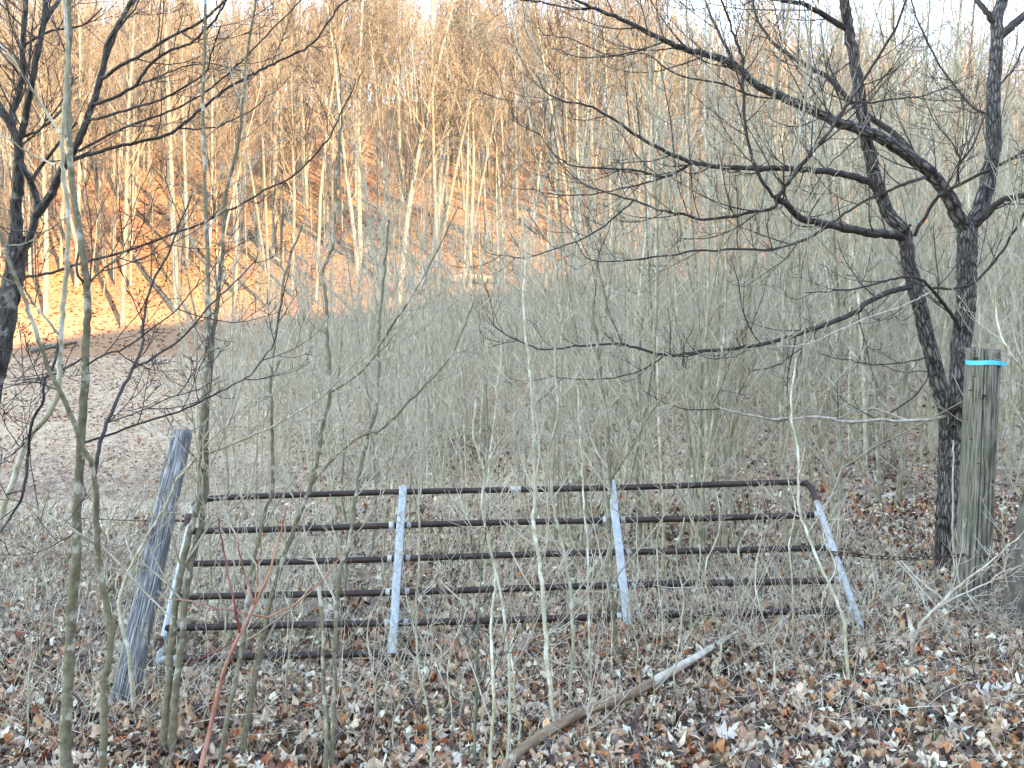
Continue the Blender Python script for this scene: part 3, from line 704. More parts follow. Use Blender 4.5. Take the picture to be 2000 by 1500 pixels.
t.limb([(45, 962), (52, 920), (59, 836), (84, 780), (87, 745), (105, 713), (115, 664)], 6, 5, 'branch', LD, d0=3.0, d1=3.0)
t.limb([(15, 965), (45, 962), (20, 1010), (0, 1040)], 5, 4, 'branch', LD, d0=3.0)
t.limb([(119, 657), (80, 610), (40, 560), (0, 540)], 5, 3, 'branch', BS, twigs=4, tl=.3)
t.limb([(119, 262), (87, 213), (52, 157), (28, 119), (0, 87)], 6, 4, 'branch', BS, d0=3.0, ext=True, twigs=3, tl=.3)
t.limb([(108, 322), (52, 297), (0, 259)], 4, 3, 'branch', BS, d0=3.0, ext=True, twigs=2, tl=.3)
t.limb([(120, 420), (60, 470), (20, 480), (-5, 470)], 3, 2, 'branch', BS, twigs=3, tl=.3)
t.limb([(50, 870), (20, 880), (0, 905)], 4, 3, 'branch', BS, twigs=4, tl=.35)
t.done(TD)

def sap(label, name, seed, pts, w0, w1, d1=None, mat=BS, twm=TS, tw=10, tl=.4, extra=(), ground=True, ext=False, sides=10, up=.12, d0=None, part='trunk'):
    t = Traced(name, label, 'sapling' if 'sapling' in name else name.split('_')[-1], seed)
    t.limb(pts, w0, w1, part, mat, d0=d0, d1=d1, ground=ground, twigs=tw, tl=tl, sides=sides, ext=ext, up=up, rough=.02, k=5)
    for e in extra:
        t.limb(e[0], e[1], e[2], 'branch', e[3] if len(e) > 3 else mat, twigs=int(len(e[0])*1.2), tl=tl*.8, up=up)
    t.done(twm); return t
sap('twin sapling crossing the left gate stile, left stem of the pair', 'sapling', 6,
    [(315, 1475), (322, 1400), (329, 1330), (336, 1242), (346, 1155), (360, 1085), (378, 1015), (388, 972), (388, 902), (395, 815), (402, 727), (409, 640), (406, 570), (406, 500), (402, 420), (399, 315), (397, 210), (399, 105), (401, 0)],
    14, 6, 4.6, BO, ext=True, tw=14, sides=12)
sap('twin sapling with lichen patches crossing the gate, right stem of the pair', 'sapling', 7,
    [(336, 1480), (340, 1400), (346, 1330), (357, 1242), (364, 1155), (381, 1067), (395, 1015), (402, 937), (402, 850), (409, 745), (416, 657), (425, 587), (430, 535), (434, 500), (441, 385), (455, 325), (469, 262), (476, 175), (486, 87), (500, 0)],
    14, 4, 4.7, BO, ext=True, tw=14, sides=12, extra=[([(402, 937), (385, 900), (350, 860), (320, 800)], 4, 2)])
sap('slanting olive sapling right of the red cane, long branch leaning right', 'sapling', 8,
    [(472, 1482), (480, 1420), (490, 1365), (507, 1277), (525, 1190), (546, 1113), (574, 1032), (595, 980), (614, 920), (631, 832), (645, 766), (640, 675), (638, 605), (631, 535), (642, 500), (652, 472), (656, 350), (666, 245), (666, 175), (656, 87)],
    12, 3, 4.6, BO, tw=16, sides=12, extra=[([(607, 941), (645, 902), (705, 853), (750, 836), (796, 787), (845, 738), (887, 685), (908, 633), (929, 584)], 6, 2.5),
                              ([(645, 769), (691, 738), (733, 696), (775, 650)], 4, 2)])
sap('slim olive sapling rising directly behind the red cane', 'sapling', 9,
    [(427, 1500), (448, 1382), (469, 1277), (480, 1207), (490, 1120), (507, 1050), (521, 990), (532, 955), (532, 850), (528, 745), (535, 671), (546, 605), (562, 520), (590, 440)],
    10, 4, 4.3, BO, tw=12)
sap('pale grey sapling just right of the first galvanised gate brace', 'sapling', 10,
    [(843, 1520), (838, 1400), (817, 1295), (813, 1190), (819, 1085), (819, 980), (830, 900), (818, 800), (832, 700), (826, 600), (834, 520)], 5, 3, 4.6, tw=10)
sap('dark green thorny shoot with upright twigs in front of the gate middle', 'sapling', 11,
    [(925, 1510), (929, 1420), (931, 1347), (934, 1225), (939, 1120), (950, 1032)], 7, 2.5, 3.6, plain('green_shoot', (0.06, 0.075, 0.045), .7, 0, (0.12, 0.13, 0.07), 20), TD, tw=6, tl=.2, up=.2)
sap('brown straight stem beside the thorny green shoot in front of the gate', 'sapling', 12,
    [(957, 1525), (960, 1440), (964, 1365), (960, 1225), (966, 1150), (968, 1100)], 8, 4, 3.4, BS, tw=3, tl=.25)
sap('wavy pale sapling crossing the gate centre and branching above the top rail', 'sapling', 13,
    [(992, 1520), (995, 1347), (988, 1225), (964, 1102), (950, 1040), (940, 980), (945, 920), (925, 850), (930, 780)], 7, 4, 4.1, BS, tw=8, extra=[([(940, 925), (965, 880), (985, 850), (1010, 800)], 4, 2)])
sap('bent grey-olive sapling under the white tag on the top rail', 'sapling', 14,
    [(1086, 1424), (1069, 1295), (1062, 1190), (1055, 1102), (1041, 1032), (1044, 980), (1044, 920), (1041, 815), (1034, 710), (1023, 605), (1027, 500), (1020, 420)], 10, 4, 4.7, BS, tw=14)
sap('lighter sapling close to the right of the bent one at gate centre', 'sapling', 15,
    [(1111, 1396), (1118, 1260), (1114, 1155), (1100, 1067), (1083, 997), (1075, 930), (1072, 885), (1090, 800), (1085, 700), (1098, 600)], 8, 4, 4.9, BS, tw=12)
sap('olive sapling standing left against the right galvanised brace', 'sapling', 16,
    [(1205, 1298), (1198, 1207), (1191, 1120), (1189, 980), (1191, 937), (1184, 815), (1174, 745), (1167, 675), (1160, 600), (1166, 500)], 10, 5, 5.2, BO, tw=14,
    extra=[([(1190, 930), (1230, 880), (1270, 810), (1310, 760)], 5, 2)])
sap('short cut olive stub in front of the lower gate rails', 'cut_stem', 17,
    [(636, 1520), (638, 1420), (631, 1330), (631, 1225), (621, 1140)], 9, 7, 3.5, BO, tw=0)
sap('tall olive sapling crossing the rails left of the first brace', 'sapling', 18,
    [(649, 1520), (652, 1330), (656, 1225), (663, 1120), (684, 1050), (694, 980), (701, 937), (719, 850), (736, 797), (740, 727), (740, 657), (747, 570), (754, 500), (760, 430)], 10, 4, 4.3, BO, tw=14,
    extra=[([(743, 668), (775, 622), (810, 570), (845, 507), (897, 402)], 5, 2)])
sap('pale based thin sapling in front of the right gate stile', 'sapling', 19,
    [(1657, 1342), (1650, 1225), (1636, 1180), (1615, 1130), (1590, 1078), (1570, 1025), (1559, 980), (1560, 900), (1545, 800), (1555, 700)], 7, 4, 4.9, BS, tw=8)
sap('thin pale stem rising between the braces near the lower rails', 'sapling', 20,
    [(1155, 1340), (1150, 1200), (1148, 1080), (1140, 960), (1135, 860), (1128, 760)], 5, 3, 4.9, BS, tw=8)
sap('pale stem bent left across the post, growing out at the leaning post foot', 'bent_stem', 21,
    [(262, 1395), (252, 1280), (232, 1190), (245, 1130), (273, 1074), (297, 1032), (325, 987), (346, 937), (385, 895), (420, 881), (472, 860), (525, 836), (595, 797), (647, 759), (700, 700)], 8, 3, 3.9, BS, tw=10, tl=.3,
    extra=[([(346, 940), (402, 871), (448, 822), (483, 790), (532, 769), (600, 720)], 4, 2)])
sap('thin upright stem left of the gate middle rails behind the gate', 'sapling', 22,
    [(675, 1170), (678, 1050), (668, 960), (672, 860), (660, 760), (668, 640)], 6, 3, 7.4, BO, tw=10)
# smaller shoots around the gate
g = np.random.default_rng(44)
SHL = ['thin shoot crossing the lower rails just left of the red cane fork', 'thin shoot midway between red cane and first galvanised brace', 'thin shoot left of the first brace, reaching the third rail',
  'short thin shoot under the foot of the first galvanised brace', 'thin shoot left of the green thorny shoot, in front of the rails', 'stouter short shoot right of the brown straight stem, front centre',
  'low thin shoot rising beside the fallen branch at centre', 'thin shoot just right of the second brace foot behind the fallen branch', 'thin shoot above the pale tip of the fallen branch',
  'tall thin shoot right of the fallen branch tip crossing all rails', 'tall thin shoot right half of the gate, topping the highest rail', 'thin shoot in front of the right quarter of the gate',
  'thin shoot close to the bent upper right corner of the gate', 'thin shoot leaning by the right gate stile', 'thin shoot close behind the grey leaning post', 'thin shoot left of the mottled sapling by the grass',
  'thin shoot nearest the left edge in the foreground', 'short thin shoot at the foot of the twin saplings', 'short thin shoot right of the gate stile near the chain', 'thin shoot right of the second brace, front row',
  'tall thin shoot a little right of the second brace', 'tallest thin shoot between second brace and right stile']
for kk, (px, py, top, w) in enumerate(((430, 1330, 1000, 4), (560, 1400, 1080, 4), (725, 1450, 1060, 4), (770, 1480, 1180, 3.5), (885, 1440, 1130, 3.5), (1010, 1470, 1210, 5), (1150, 1480, 1290, 4),
                     (1262, 1450, 1130, 4), (1330, 1400, 1010, 4), (1395, 1330, 960, 4), (1450, 1290, 930, 4), (1500, 1370, 1040, 4), (1545, 1270, 930, 4.5), (1610, 1300, 980, 4),
                     (270, 1230, 900, 4), (90, 1330, 960, 4), (55, 1460, 1100, 4), (300, 1440, 1230, 3.5), (1700, 1280, 1080, 3), (1240, 1330, 1000, 4), (1290, 1300, 900, 4), (1350, 1260, 880, 4))):
    t = Traced('shoot', SHL[kk], 'shoot', int(px), 'thin shoots around the gate')
    n = 5; pts = [(px + g.normal(0, 7)*(i > 0) + i*g.normal(0, 3), py + (top-py)*i/n) for i in range(n+1)]
    d = hit(px, py)
    t.limb(pts, w, 2, 'trunk', BS, d1=d+g.normal(.1, .15), ground=True, twigs=4, tl=.25, sides=6)
    t.done(TS)
# grey smooth trunk at lower right edge
t = Traced('leaning_trunk', 'smooth grey leaning trunk cut off by the right edge beside the round post', 'tree', 50)
t.limb([(1966, 1222), (1976, 1180), (1996, 1080), (2014, 1000), (2050, 850), (2095, 650), (2125, 400)], 42, 32, 'trunk', bark('smooth_grey_brown_bark', (0.075, 0.062, 0.05), (0.13, 0.11, 0.09), (0.17, 0.16, 0.12), 20, 6, .3, .003), sides=20, d1=5.3, ground=True, twigs=4, tl=.7)
t.limb([(2060, 800), (2010, 740), (1975, 690), (1950, 640), (1945, 560)], 6, 3, 'branch', BS, d0=5.2, twigs=6, tl=.5)
t.limb([(2070, 740), (2000, 560), (1990, 420), (1970, 300)], 7, 3, 'branch', BS, d0=5.2, twigs=6, tl=.5)
t.done(TS)
# red cane
t = Traced('red_cane', 'bright reddish bare cane slanting up with orange side shoots, left foreground', 'cane', 51)
CR, CO, CD = M['cane_red'], M['cane_orange'], M['cane_dark']
t.limb([(378, 1560), (392, 1500), (416, 1400), (437, 1312), (458, 1260), (479, 1218), (497, 1183)], 11, 6, 'stem', CR, d1=3.3, ground=True, sides=12, jit=.3)
t.limb([(497, 1183), (525, 1120), (546, 1050), (560, 990)], 6, 2.5, 'side_shoot', CO, d1=3.4)
t.limb([(490, 1200), (525, 1204), (577, 1179), (630, 1134), (682, 1060)], 4, 2, 'side_shoot', CO, d1=3.5)
t.limb([(490, 1198), (420, 1186), (350, 1171), (266, 1165)], 3, 1.5, 'side_shoot', CR, d1=3.2)
t.limb([(495, 1183), (479, 1127), (470, 1085), (462, 1043)], 4.5, 2.5, 'side_shoot', CR, d1=3.3)
t.limb([(472, 1239), (455, 1165), (441, 1102), (427, 1011)], 4.5, 2.5, 'side_shoot', CD, d1=3.25)
t.limb([(462, 1253), (420, 1274), (367, 1295)], 3.5, 2, 'side_shoot', CD, d1=3.35)
t.limb([(497, 1180), (503, 1120), (510, 1070), (512, 1040)], 3, 2, 'side_shoot', CO, d1=3.35)
t.done(CO)
# fallen branch in the foreground
def lying(name, label, cat, pts, w0, w1, mat, lift=.03, tipmat=None, tipn=0, extra=(), d_over=None):
    t = Traced(name, label, cat, 60)
    ds = [hit(*p) for p in pts]
    t.base = None
    Q = catmull(np.array([[p[0], p[1], d] for p, d in zip(pts, ds)]), 5)
    P = []
    for i, (a, b, d) in enumerate(Q):
        x = (a-1000)/F*d; P.append((x, d, float(height(x, d))))
    P = np.array(P); tt = np.linspace(0, 1, len(P)); r = (w0*(1-tt)+w1*tt)*P[:, 1]/F/2
    P[:, 2] += r*.9 + lift*np.sin(tt*np.pi)
    t.base = P[0].copy(); k = len(P) - tipn
    T = Tubes(); T.add(P[:k], r[:k], 14, cap=True, rough=.03); t.lines.append((T, 'branch', mat))
    if tipn:
        rr = r[k-1:].copy(); rr *= np.linspace(1.0, .2, len(rr))**.8
        T = Tubes(); T.add(P[k-1:], rr, 11, cap=True, rough=.09); t.lines.append((T, 'splintered_end', tipmat))
    t.done(mat); return t
lying('fallen_branch', 'brown fallen branch with splintered white end lying on the leaves in front', 'branch',
      [(975, 1530), (1002, 1500), (1055, 1466), (1118, 1431), (1160, 1414), (1230, 1386), (1300, 1344), (1370, 1298), (1422, 1260), (1478, 1218)], 23, 16, M['branch_brown'], .05, M['deadwood'], 17)
lying('fallen_stick', 'small pale crooked stick on the leaves at bottom right', 'stick', [(1490, 1470), (1540, 1450), (1600, 1440), (1640, 1420), (1680, 1412)], 7, 3, M['deadwood'], .01)
lying('fallen_stick', 'long thin pale stick lying towards the right post foot', 'stick', [(1560, 1350), (1640, 1338), (1720, 1318), (1800, 1290), (1880, 1250)], 4, 3, M['deadwood'], .01)
lying('log', 'short pale log half buried in leaves behind the gate, left of the tree', 'log', [(1700, 985), (1730, 975), (1765, 968)], 10, 9, M['deadwood'], .0)
# broken pale sticks on the right
t = Traced('broken_stub', 'pale broken upright stub among the leaves left of the round post', 'stub', 61)
t.limb([(1787, 1292), (1782, 1250), (1777, 1215), (1772, 1183)], 10, 8, 'stub', M['deadwood'], ground=True, d1=4.0, sides=9, cap=True, rough=.1); t.done(M['deadwood'])
t = Traced('broken_bough', 'pale broken bough with fine twigs leaning right across the round post foot', 'bough', 62)
t.limb([(1781, 1262), (1800, 1218), (1825, 1190), (1860, 1155), (1895, 1127), (1930, 1100), (1965, 1071), (1990, 1050)], 7, 2.5, 'stem', M['deadwood'], ground=True, d1=4.5, twigs=6, tl=.28, sides=8)
t.limb([(1830, 1187), (1880, 1160), (1925, 1140), (1960, 1115), (2000, 1105)], 4, 2, 'branch', M['deadwood'], twigs=5, tl=.2)
t.limb([(1895, 1127), (1890, 1160), (1915, 1190), (1935, 1200)], 3, 2, 'branch', M['deadwood'], twigs=2, tl=.15)
t.done(M['deadwood'])
t = Traced('broken_bough', 'pair of pale straight dead stems slanting down from the chain', 'bough', 63)
t.limb([(1870, 1205), (1846, 1176), (1805, 1140), (1772, 1110), (1740, 1075), (1716, 1050)], 5, 3, 'stem', M['deadwood'], ground=True, d1=5.2)
t.limb([(1850, 1215), (1800, 1150), (1760, 1105), (1722, 1062)], 4, 2, 'stem', M['deadwood'], d0=4.8, d1=5.2)
t.done(M['deadwood'])
t = Traced('thin_stem', 'thin whitish stem standing against the forked trunk', 'stem', 64)
t.limb([(1868, 1190), (1864, 1100), (1861, 1000), (1862, 900), (1862, 860)], 5, 3, 'stem', M['deadwood'], ground=True, d1=5.3)
t.limb([(1878, 1180), (1868, 1100), (1862, 1040)], 3, 2, 'stem', M['deadwood'], d0=4.95)
t.done(M['deadwood'])

# ------------------------------------------------------------------ the gate
def gp(u, v):
    y = 4.6 + .70*v; d = y
    px0 = 310 + (383-310)*v; px1 = 1690 + (1582-1690)*v
    xl = -2.116 + (-2.180+2.116)*v; xr = 2.116 + (2.055-2.116)*v
    x = xl*(1-u) + xr*u
    z = (-.012 + .868*v)*(1-u) + (.105 + .857*v)*u
    return np.array([x, y, z])
gate = bpy.data.objects.new('farm_gate', None); COL.objects.link(gate); gate.location = (-2.116, 4.6, 0)
tag(gate, 'rusty brown tubular farm gate leaning back with two galvanised braces', 'gate')
goff = np.array(gate.location)
def gpart(name, P, r, mat, sides=14, cap=True, flat=None):
    T = Tubes(); T.add(np.array(P)-goff, r, sides, cap=cap); return link(name, T.mesh(name, mat), gate)
VS = [0, .17, .35, .555, .77, 1.0]
for v in VS:
    us = np.linspace(.004 if v else 0.0, .985 if v == 1 else .998, 24)
    P = np.array([gp(u, v) for u in us]); P[:, 2] += .004*np.sin(us*9 + v*5)
    if v == 1: P[0] = gp(.012, .985)
    gpart('rail', P, np.full(len(P), .0205), M['rust'])
# right end stile with rounded upper corner
c = [gp(.980, 1.0), gp(.990, .996), gp(.997, .975), gp(1.0, .93), gp(1.0, .86)]
gpart('corner_bend', catmull(c, 4), np.full(17, .0212), M['rust'])
gpart('stile', [gp(1.0, v) for v in np.linspace(.865, -.03, 12)], np.full(12, .0215), M['galv'])
# left stile
gpart('stile', [gp(.0, v) for v in np.linspace(.93, -.02, 12)], np.full(12, .0215), M['galv'])
gpart('corner_bend', catmull([gp(.012, .99), gp(.004, .975), gp(.0, .935)], 4), np.full(9, .0215), M['rust'])
gpart('pipe_end', [gp(-.004, -.02), gp(.006, .0), gp(.035, .0)], np.array([.024, .024, .023]), M['galv'])
# braces: galvanised channel section on the near face
def brace(u0, u1, v0, v1, w, name='brace'):
    a, b = gp(u0, v1), gp(u1, v0); along = (b-a); L = np.linalg.norm(along); along /= L
    side = np.array([1, 0, .02]); side -= along*side.dot(along); side /= np.linalg.norm(side); nrm = np.cross(side, along)
    if nrm[1] > 0: nrm = -nrm
    prof = [(-w/2, -.012), (-w/2, .010), (-w/2+.006, .014), (w/2-.006, .014), (w/2, .010), (w/2, -.012), (w/2-.004, -.012), (w/2-.004, .008), (-w/2+.004, .008), (-w/2+.004, -.012)]
    V, Q = [], []; n = 14; m = len(prof)
    for i in range(n+1):
        p = a + along*L*i/n + nrm*.022 + side*.0015*math.sin(i*1.3)
        for s, h in prof: V.append(p + side*s + nrm*h - goff)
    for i in range(n):
        for j in range(m): Q.append((i*m+j, i*m+(j+1) % m, (i+1)*m+(j+1) % m, (i+1)*m+j))
    me = mesh_np(name, V, Q, mats=(M['galv'],), smooth=False)
    return link(name, me, gate)
brace(.338, .331, -.01, 1.03, .052); brace(.677, .667, .02, 1.03, .052)
for u in (.335, .672):
    for v in VS[1:5]:
        for s in (-1, 1):
            p = gp(u+s*.011, v); q = gp(u+s*.0175, v)
            gpart('collar', [p, q], np.array([.0245, .0225]), M['galv'], 12)
for v in VS[1:5]:
    gpart('collar', [gp(.001, v), gp(.012, v)], np.array([.026, .0225]), M['rust'], 12)
    gpart('collar', [gp(.999, v), gp(.988, v)], np.array([.027, .0225]), M['galv'], 12)
gpart('tag', [gp(.513, 1.0)+[0, 0, 0], gp(.529, 1.0)], np.array([.0222, .0222]), M['tag_white'], 14)
# ------------------------------------------------------------------ posts
def post(name, label, base, top, w, d, sides, mat, groove, seed, taper=1.0, profile_pow=2.0, chop=None):
    g = np.random.default_rng(seed); base = np.array(base, float); top = np.array(top, float)
    ax = top-base; L = np.linalg.norm(ax); ax /= L
    A = np.array([1.0, 0, 0]); A -= ax*A.dot(ax); A /= np.linalg.norm(A); B = np.cross(ax, A)   # B ~ towards +Y
    n = 60; th = np.linspace(0, 2*np.pi, sides+1); V = []; U = []
    ph = g.uniform(0, 6.28, 8)
    rows = []
    for i in range(n+1):
        t = i/n; k = (1-t)+taper*t
        for j in range(sides+1):
            a = th[j % sides]; c, s = math.cos(a), math.sin(a)
            rr = 1.0/((abs(c)**profile_pow + abs(s)**profile_pow)**(1/profile_pow))
            rr *= 1 + .018*math.sin(3*a+ph[0]+t*1.2) + .012*math.sin(5*a+ph[1]-t*2) + .007*math.sin(11*a+ph[2]+3*t)
            for (ga, gw, gd, t0, t1) in groove:
                da = (a-ga-.03*math.sin(t*7+ga)+math.pi) % (2*math.pi)-math.pi
                f = float(sm((t-t0)/.05)*sm((t1-t)/.05)) if t0 > 0 else float(sm((t1-t)/.05)) if t1 < 1 else 1.0
                rr -= gd*math.exp(-(da/gw)**2)*f
            h = t*L
            if i == n: h += g.uniform(-.006, .004)
            V.append(base + ax*h + (A*c*w/2 + B*s*d/2)*rr*k); U.append((th[j]*w/2, t*L))
    V = np.array(V)
    i = np.arange(n)[:, None]*(sides+1)+np.arange(sides)[None, :]
    Q = np.stack([i, i+1, i+sides+2, i+sides+1], -1).reshape(-1, 4)
    # top cap
    tb = n*(sides+1); ci = len(V)
    V = np.vstack([V, (base+ax*(L-.01))[None]]); U.append((0, L))
    j = np.arange(sides); T = np.stack([tb+j, tb+j+1, np.full(sides, ci)], -1)
    if chop: V = chop(V, base, ax, L)
    me = mesh_np(name, V-base, Q, T, np.array(U), mats=(mat,))
    o = bpy.data.objects.new(name, None); COL.objects.link(o); o.location = base; tag(o, label, 'post')
    link('post_body', me, o)
    return o
pb = hit(1917, 1200); zb = height((1917-1000)/F*pb, pb)
pbx = (1917-1000)/F*pb; PBY = pb+.11
Zt = CH+(750-680)/F*PBY
PW = 60*PBY/F
# angles: 0 = +x (right), -pi/2 = towards the camera
def chop_top(V, base, ax, L):
    # right-hand splinter of the top sits lower and further back
    m = (V[:, 2] > base[2]+L-.05) & (V[:, 0] > base[0]+.034); V[m, 2] -= .012; return V
p1 = post('gate_post', 'thick round weathered wooden post with cyan ribbon and chain', (pbx-.004, PBY, float(zb)-.08), ((1921-1000)/F*PBY, PBY, Zt), PW, PW, 200, M['post'],
     [(-1.0, .065, .60, 0, 1.0), (-1.38, .045, .50, 0, .83), (-1.70, .032, .30, 0, .62), (-1.98, .03, .25, 0, 1.0), (-2.3, .03, .14, 0, .5), (-.65, .035, .15, .3, 1.0), (-2.6, .03, .12, 0, 1), (-1.8, .025, .10, .35, 1), (.3, .03, .06, 0, 1), (1.9, .04, .1, 0, 1)], 5, .97, 2.2, chop_top)
def dark_disc(parent, px, py, r, yy):
    d = yy; p = np.array(P3(px, py, d)); T = Tubes(); T.add([p, p+np.array([0, .03, 0])], np.array([r, r]), 10, cap=True)  # solid capped disc, its dark colour painted as the shade in a hole
    me = T.mesh('painted_bolt_hole', M['dark']); o = link('painted_bolt_hole', me, parent); o.location = -Vector(parent.location)
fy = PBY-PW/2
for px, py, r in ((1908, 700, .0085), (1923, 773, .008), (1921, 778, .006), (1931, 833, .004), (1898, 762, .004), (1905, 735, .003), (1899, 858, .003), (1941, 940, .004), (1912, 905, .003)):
    dark_disc(p1, px, py, r, fy-.001+.5*((px-1919)/36)**2*PW*.55)
p2 = post('fence_post', 'grey weathered split post leaning back beside the gate hinges', (-1.995, 3.88, -.12), ((353-1000)/F*4.9, 4.92, CH-(846-750)/F*4.9), .128, .10, 64, M['post_grey'],
     [(-1.35, .10, .42, 0, .20), (-1.28, .04, .10, .0, .5), (-1.9, .04, .09, 0, 1), (-.95, .04, .08, .2, 1), (-2.3, .04, .1, .3, 1), (-1.55, .03, .07, .5, 1), (-.3, .06, .12, 0, .6), (2, .06, .1, 0, 1)], 8, .95, 3.2)
# hinges between leaning post and gate
def small(name, pts, r, mat, parent, sides=8):
    T = Tubes(); T.add(np.array(pts)-np.array(parent.location), np.full(len(pts), r) if np.isscalar(r) else np.array(r), sides, cap=True)
    return link(name, T.mesh(name, mat), parent)
a = gp(0, .84); small('hinge_pin', [a+[-.20, -.02, .0], a+[-.1, -.02, .005], a+[-.02, -.02, 0]], .008, M['chain'], gate)
small('hinge_clamp', [a+[-.015, -.01, -.03], a+[0, -.01, .045]], .031, M['chain'], gate, 12)
a = gp(0, .08); small('hinge_pin', [a+[-.16, -.03, .015], a+[-.03, -.03, 0]], .009, M['galv'], gate)
small('hinge_clamp', [a+[-.02, -.01, -.02], a+[-.01, -.01, .05]], .034, M['chain'], gate, 12)
# ribbon round the post
rb = bpy.data.objects.new('ribbon', None)
V, Q = [], []; n = 64
RB = np.array([(1921-1000)/F*PBY, PBY, CH+(750-709)/F*(PBY-.1)])
for i in range(n+1):
    a = i/n*2*math.pi; rr = PW/2*1.025*(1+.012*math.sin(9*a)+.01*math.sin(4*a+1))
    pw = 1/((abs(math.cos(a))**2.2+abs(math.sin(a))**2.2)**(1/2.2)); 
    for h in (-.0145, 0, .0145):
        V.append((math.cos(a)*rr*pw, math.sin(a)*rr*pw, h + .003*math.sin(a*3)-.006*math.cos(a)))
for i in range(n):
    for j in range(2): Q.append((i*3+j, (i+1)*3+j, (i+1)*3+j+1, i*3+j+1))
k0 = len(V)
for i in range(8):      # loose tail at the right
    t_ = i/7
    for h in (-.012, .012): V.append((.052+.075*t_, -.105+.06*t_*t_, -.004-.006*t_+h*(1-.4*t_)+.004*math.sin(t_*9)))
for i in range(7): Q.append((k0+i*2, k0+i*2+2, k0+i*2+3, k0+i*2+1))
ribbon = link('ribbon', mesh_np('ribbon', V, Q, mats=(M['ribbon'],)), None, RB)
tag(ribbon, 'bright cyan marking ribbon tied round the top of the round post', 'ribbon')
# chain
ch = bpy.data.objects.new('chain', None); COL.objects.link(ch)
a = gp(1.0, .52); ch.location = a
tag(ch, 'rusty chain stretched from the gate to the round post', 'chain')
def torus_link(Lk, wd, r):
    T = Tubes(); n = 12; pts = []
    for i in range(n+1):
        t_ = i/n*2*math.pi; c, s = math.cos(t_), math.sin(t_)
        pts.append((c*wd/2 + 0, 0, 0)); pts[-1] = ((Lk/2-wd/2)*(1 if c > 0 else -1)*min(1, abs(c)*3) + c*wd/2, s*wd/2, 0)
    T.add(pts, np.full(n+1, r), 5); return T.mesh('link', M['chain'])
lm = torus_link(.046, .024, .0037)
wr = []
rz = np.array([0, 0, 0])
front = PBY-PW/2-.008
target0 = np.array([(1882-1000)/F*(PBY), PBY-.06, CH-(1079-750)/F*PBY])
p0 = a + np.array([.01, -.02, .0])
for i in range(13):         # turn round the stile
    q_ = i/12*2*math.pi*1.4; wr.append(a + np.array([math.cos(q_)*.034, -math.sin(q_)*.034, .006*i/3-.02]))
for tt in np.linspace(0, 1, 30): wr.append(p0*(1-tt)+target0*tt + np.array([0, 0, -.03*math.sin(tt*math.pi)]))
for q_ in np.linspace(math.pi*1.12, math.pi*2.15, 18):
    wr.append(np.array([(1918-1000)/F*PBY+math.cos(q_)*(PW/2+.007), PBY+math.sin(q_)*(PW/2+.007), CH-(1078-750)/F*PBY + (.02*max(0, (q_-5.4)) - .012*math.sin(q_-math.pi))]))
wr = np.array(wr); Lc = np.concatenate([[0], np.cumsum(np.linalg.norm(np.diff(wr, axis=0), axis=1))])
s_ = np.arange(0.01, Lc[-1], .037)
P = np.stack([np.interp(s_, Lc, wr[:, k]) for k in range(3)], 1); T_ = np.stack([np.interp(s_+.01, Lc, wr[:, k]) for k in range(3)], 1)-P
for i in range(len(s_)-1):
    o = link('link', lm, ch); o.location = Vector(P[i]-a)
    q_ = Vector(T_[i]).normalized().to_track_quat('X', 'Z'); o.rotation_mode = 'QUATERNION'
    from mathutils import Quaternion
    o.rotation_quaternion = q_ @ Quaternion((1, 0, 0), R(45 if i % 2 else -45) + random.uniform(-.3, .3))
for i in range(4):
    o = link('link', lm, ch); o.location = Vector(np.array([.03+.004*i, -.03, -.02-.034*i])); o.rotation_euler = (R(90*(i % 2)), R(85), 0)
for k in range(7):
    o = link('link', lm, ch); o.location = Vector(np.array([.03+.025*k, -.035, .03-.006*k + .01*(k % 2)])); o.rotation_euler = (R(90*(k % 2)), R(20*math.sin(k)), R(20*math.cos(k*3)))
# strand of wire at the left
wire = Tubes(); wpts = catmull([P3(150, 1012, 4.9), P3(240, 1016, 4.9), P3(300, 1018, 5.0), P3(340, 1020, 5.05), P3(388, 1008, 5.1)], 5)
wire.add(wpts, np.full(len(wpts), .003), 5)
tag(link('wire', wire.mesh('wire', M['chain'])), 'thin dark wire strand running left from the gate hinge', 'wire')

# ------------------------------------------------------------------ rocks and logs on the hillside, brush
def rock(px, py, w, h, dd, label, seed):
    g = np.random.default_rng(seed); d = hit(px, py); x = (px-1000)/F*d; z = float(height(x, d))
    n, m = 22, 9; V, Q = [], []
    for i in range(m+1):
        f = i/m
        for j in range(n):
            a = j/n*2*math.pi; k = 1+.22*math.sin(2*a+seed)+.13*math.sin(5*a+seed*2)+g.normal(0, .05)
            pr = (1-abs(2*f-1)**4*.35) if i not in (0, m) else .55
            ledge = 1+.10*(i % 2)
            V.append((math.cos(a)*w/2*k*pr*ledge, math.sin(a)*dd/2*k*pr*ledge, (f-.3)*h + g.normal(0, .015)))
    for i in range(m):
        for j in range(n): Q.append((i*n+j, i*n+(j+1) % n, (i+1)*n+(j+1) % n, (i+1)*n+j))
    V.append((0, 0, (1-.3)*h)); T = [(m*n+j, m*n+(j+1) % n, len(V)-1) for j in range(n)]
    return tag(link('rock', mesh_np('rock', V, Q, T, mats=(M['rock'],), smooth=False), None, (x, d, z)), label, 'rock')
rock(918, 550, 2.6, .5, 1.8, 'broad pale sandstone ledge on the slope at the centre', 1)
rock(1225, 556, 1.6, .4, 1.2, 'dark rock half hidden by the thicket right of centre', 5)
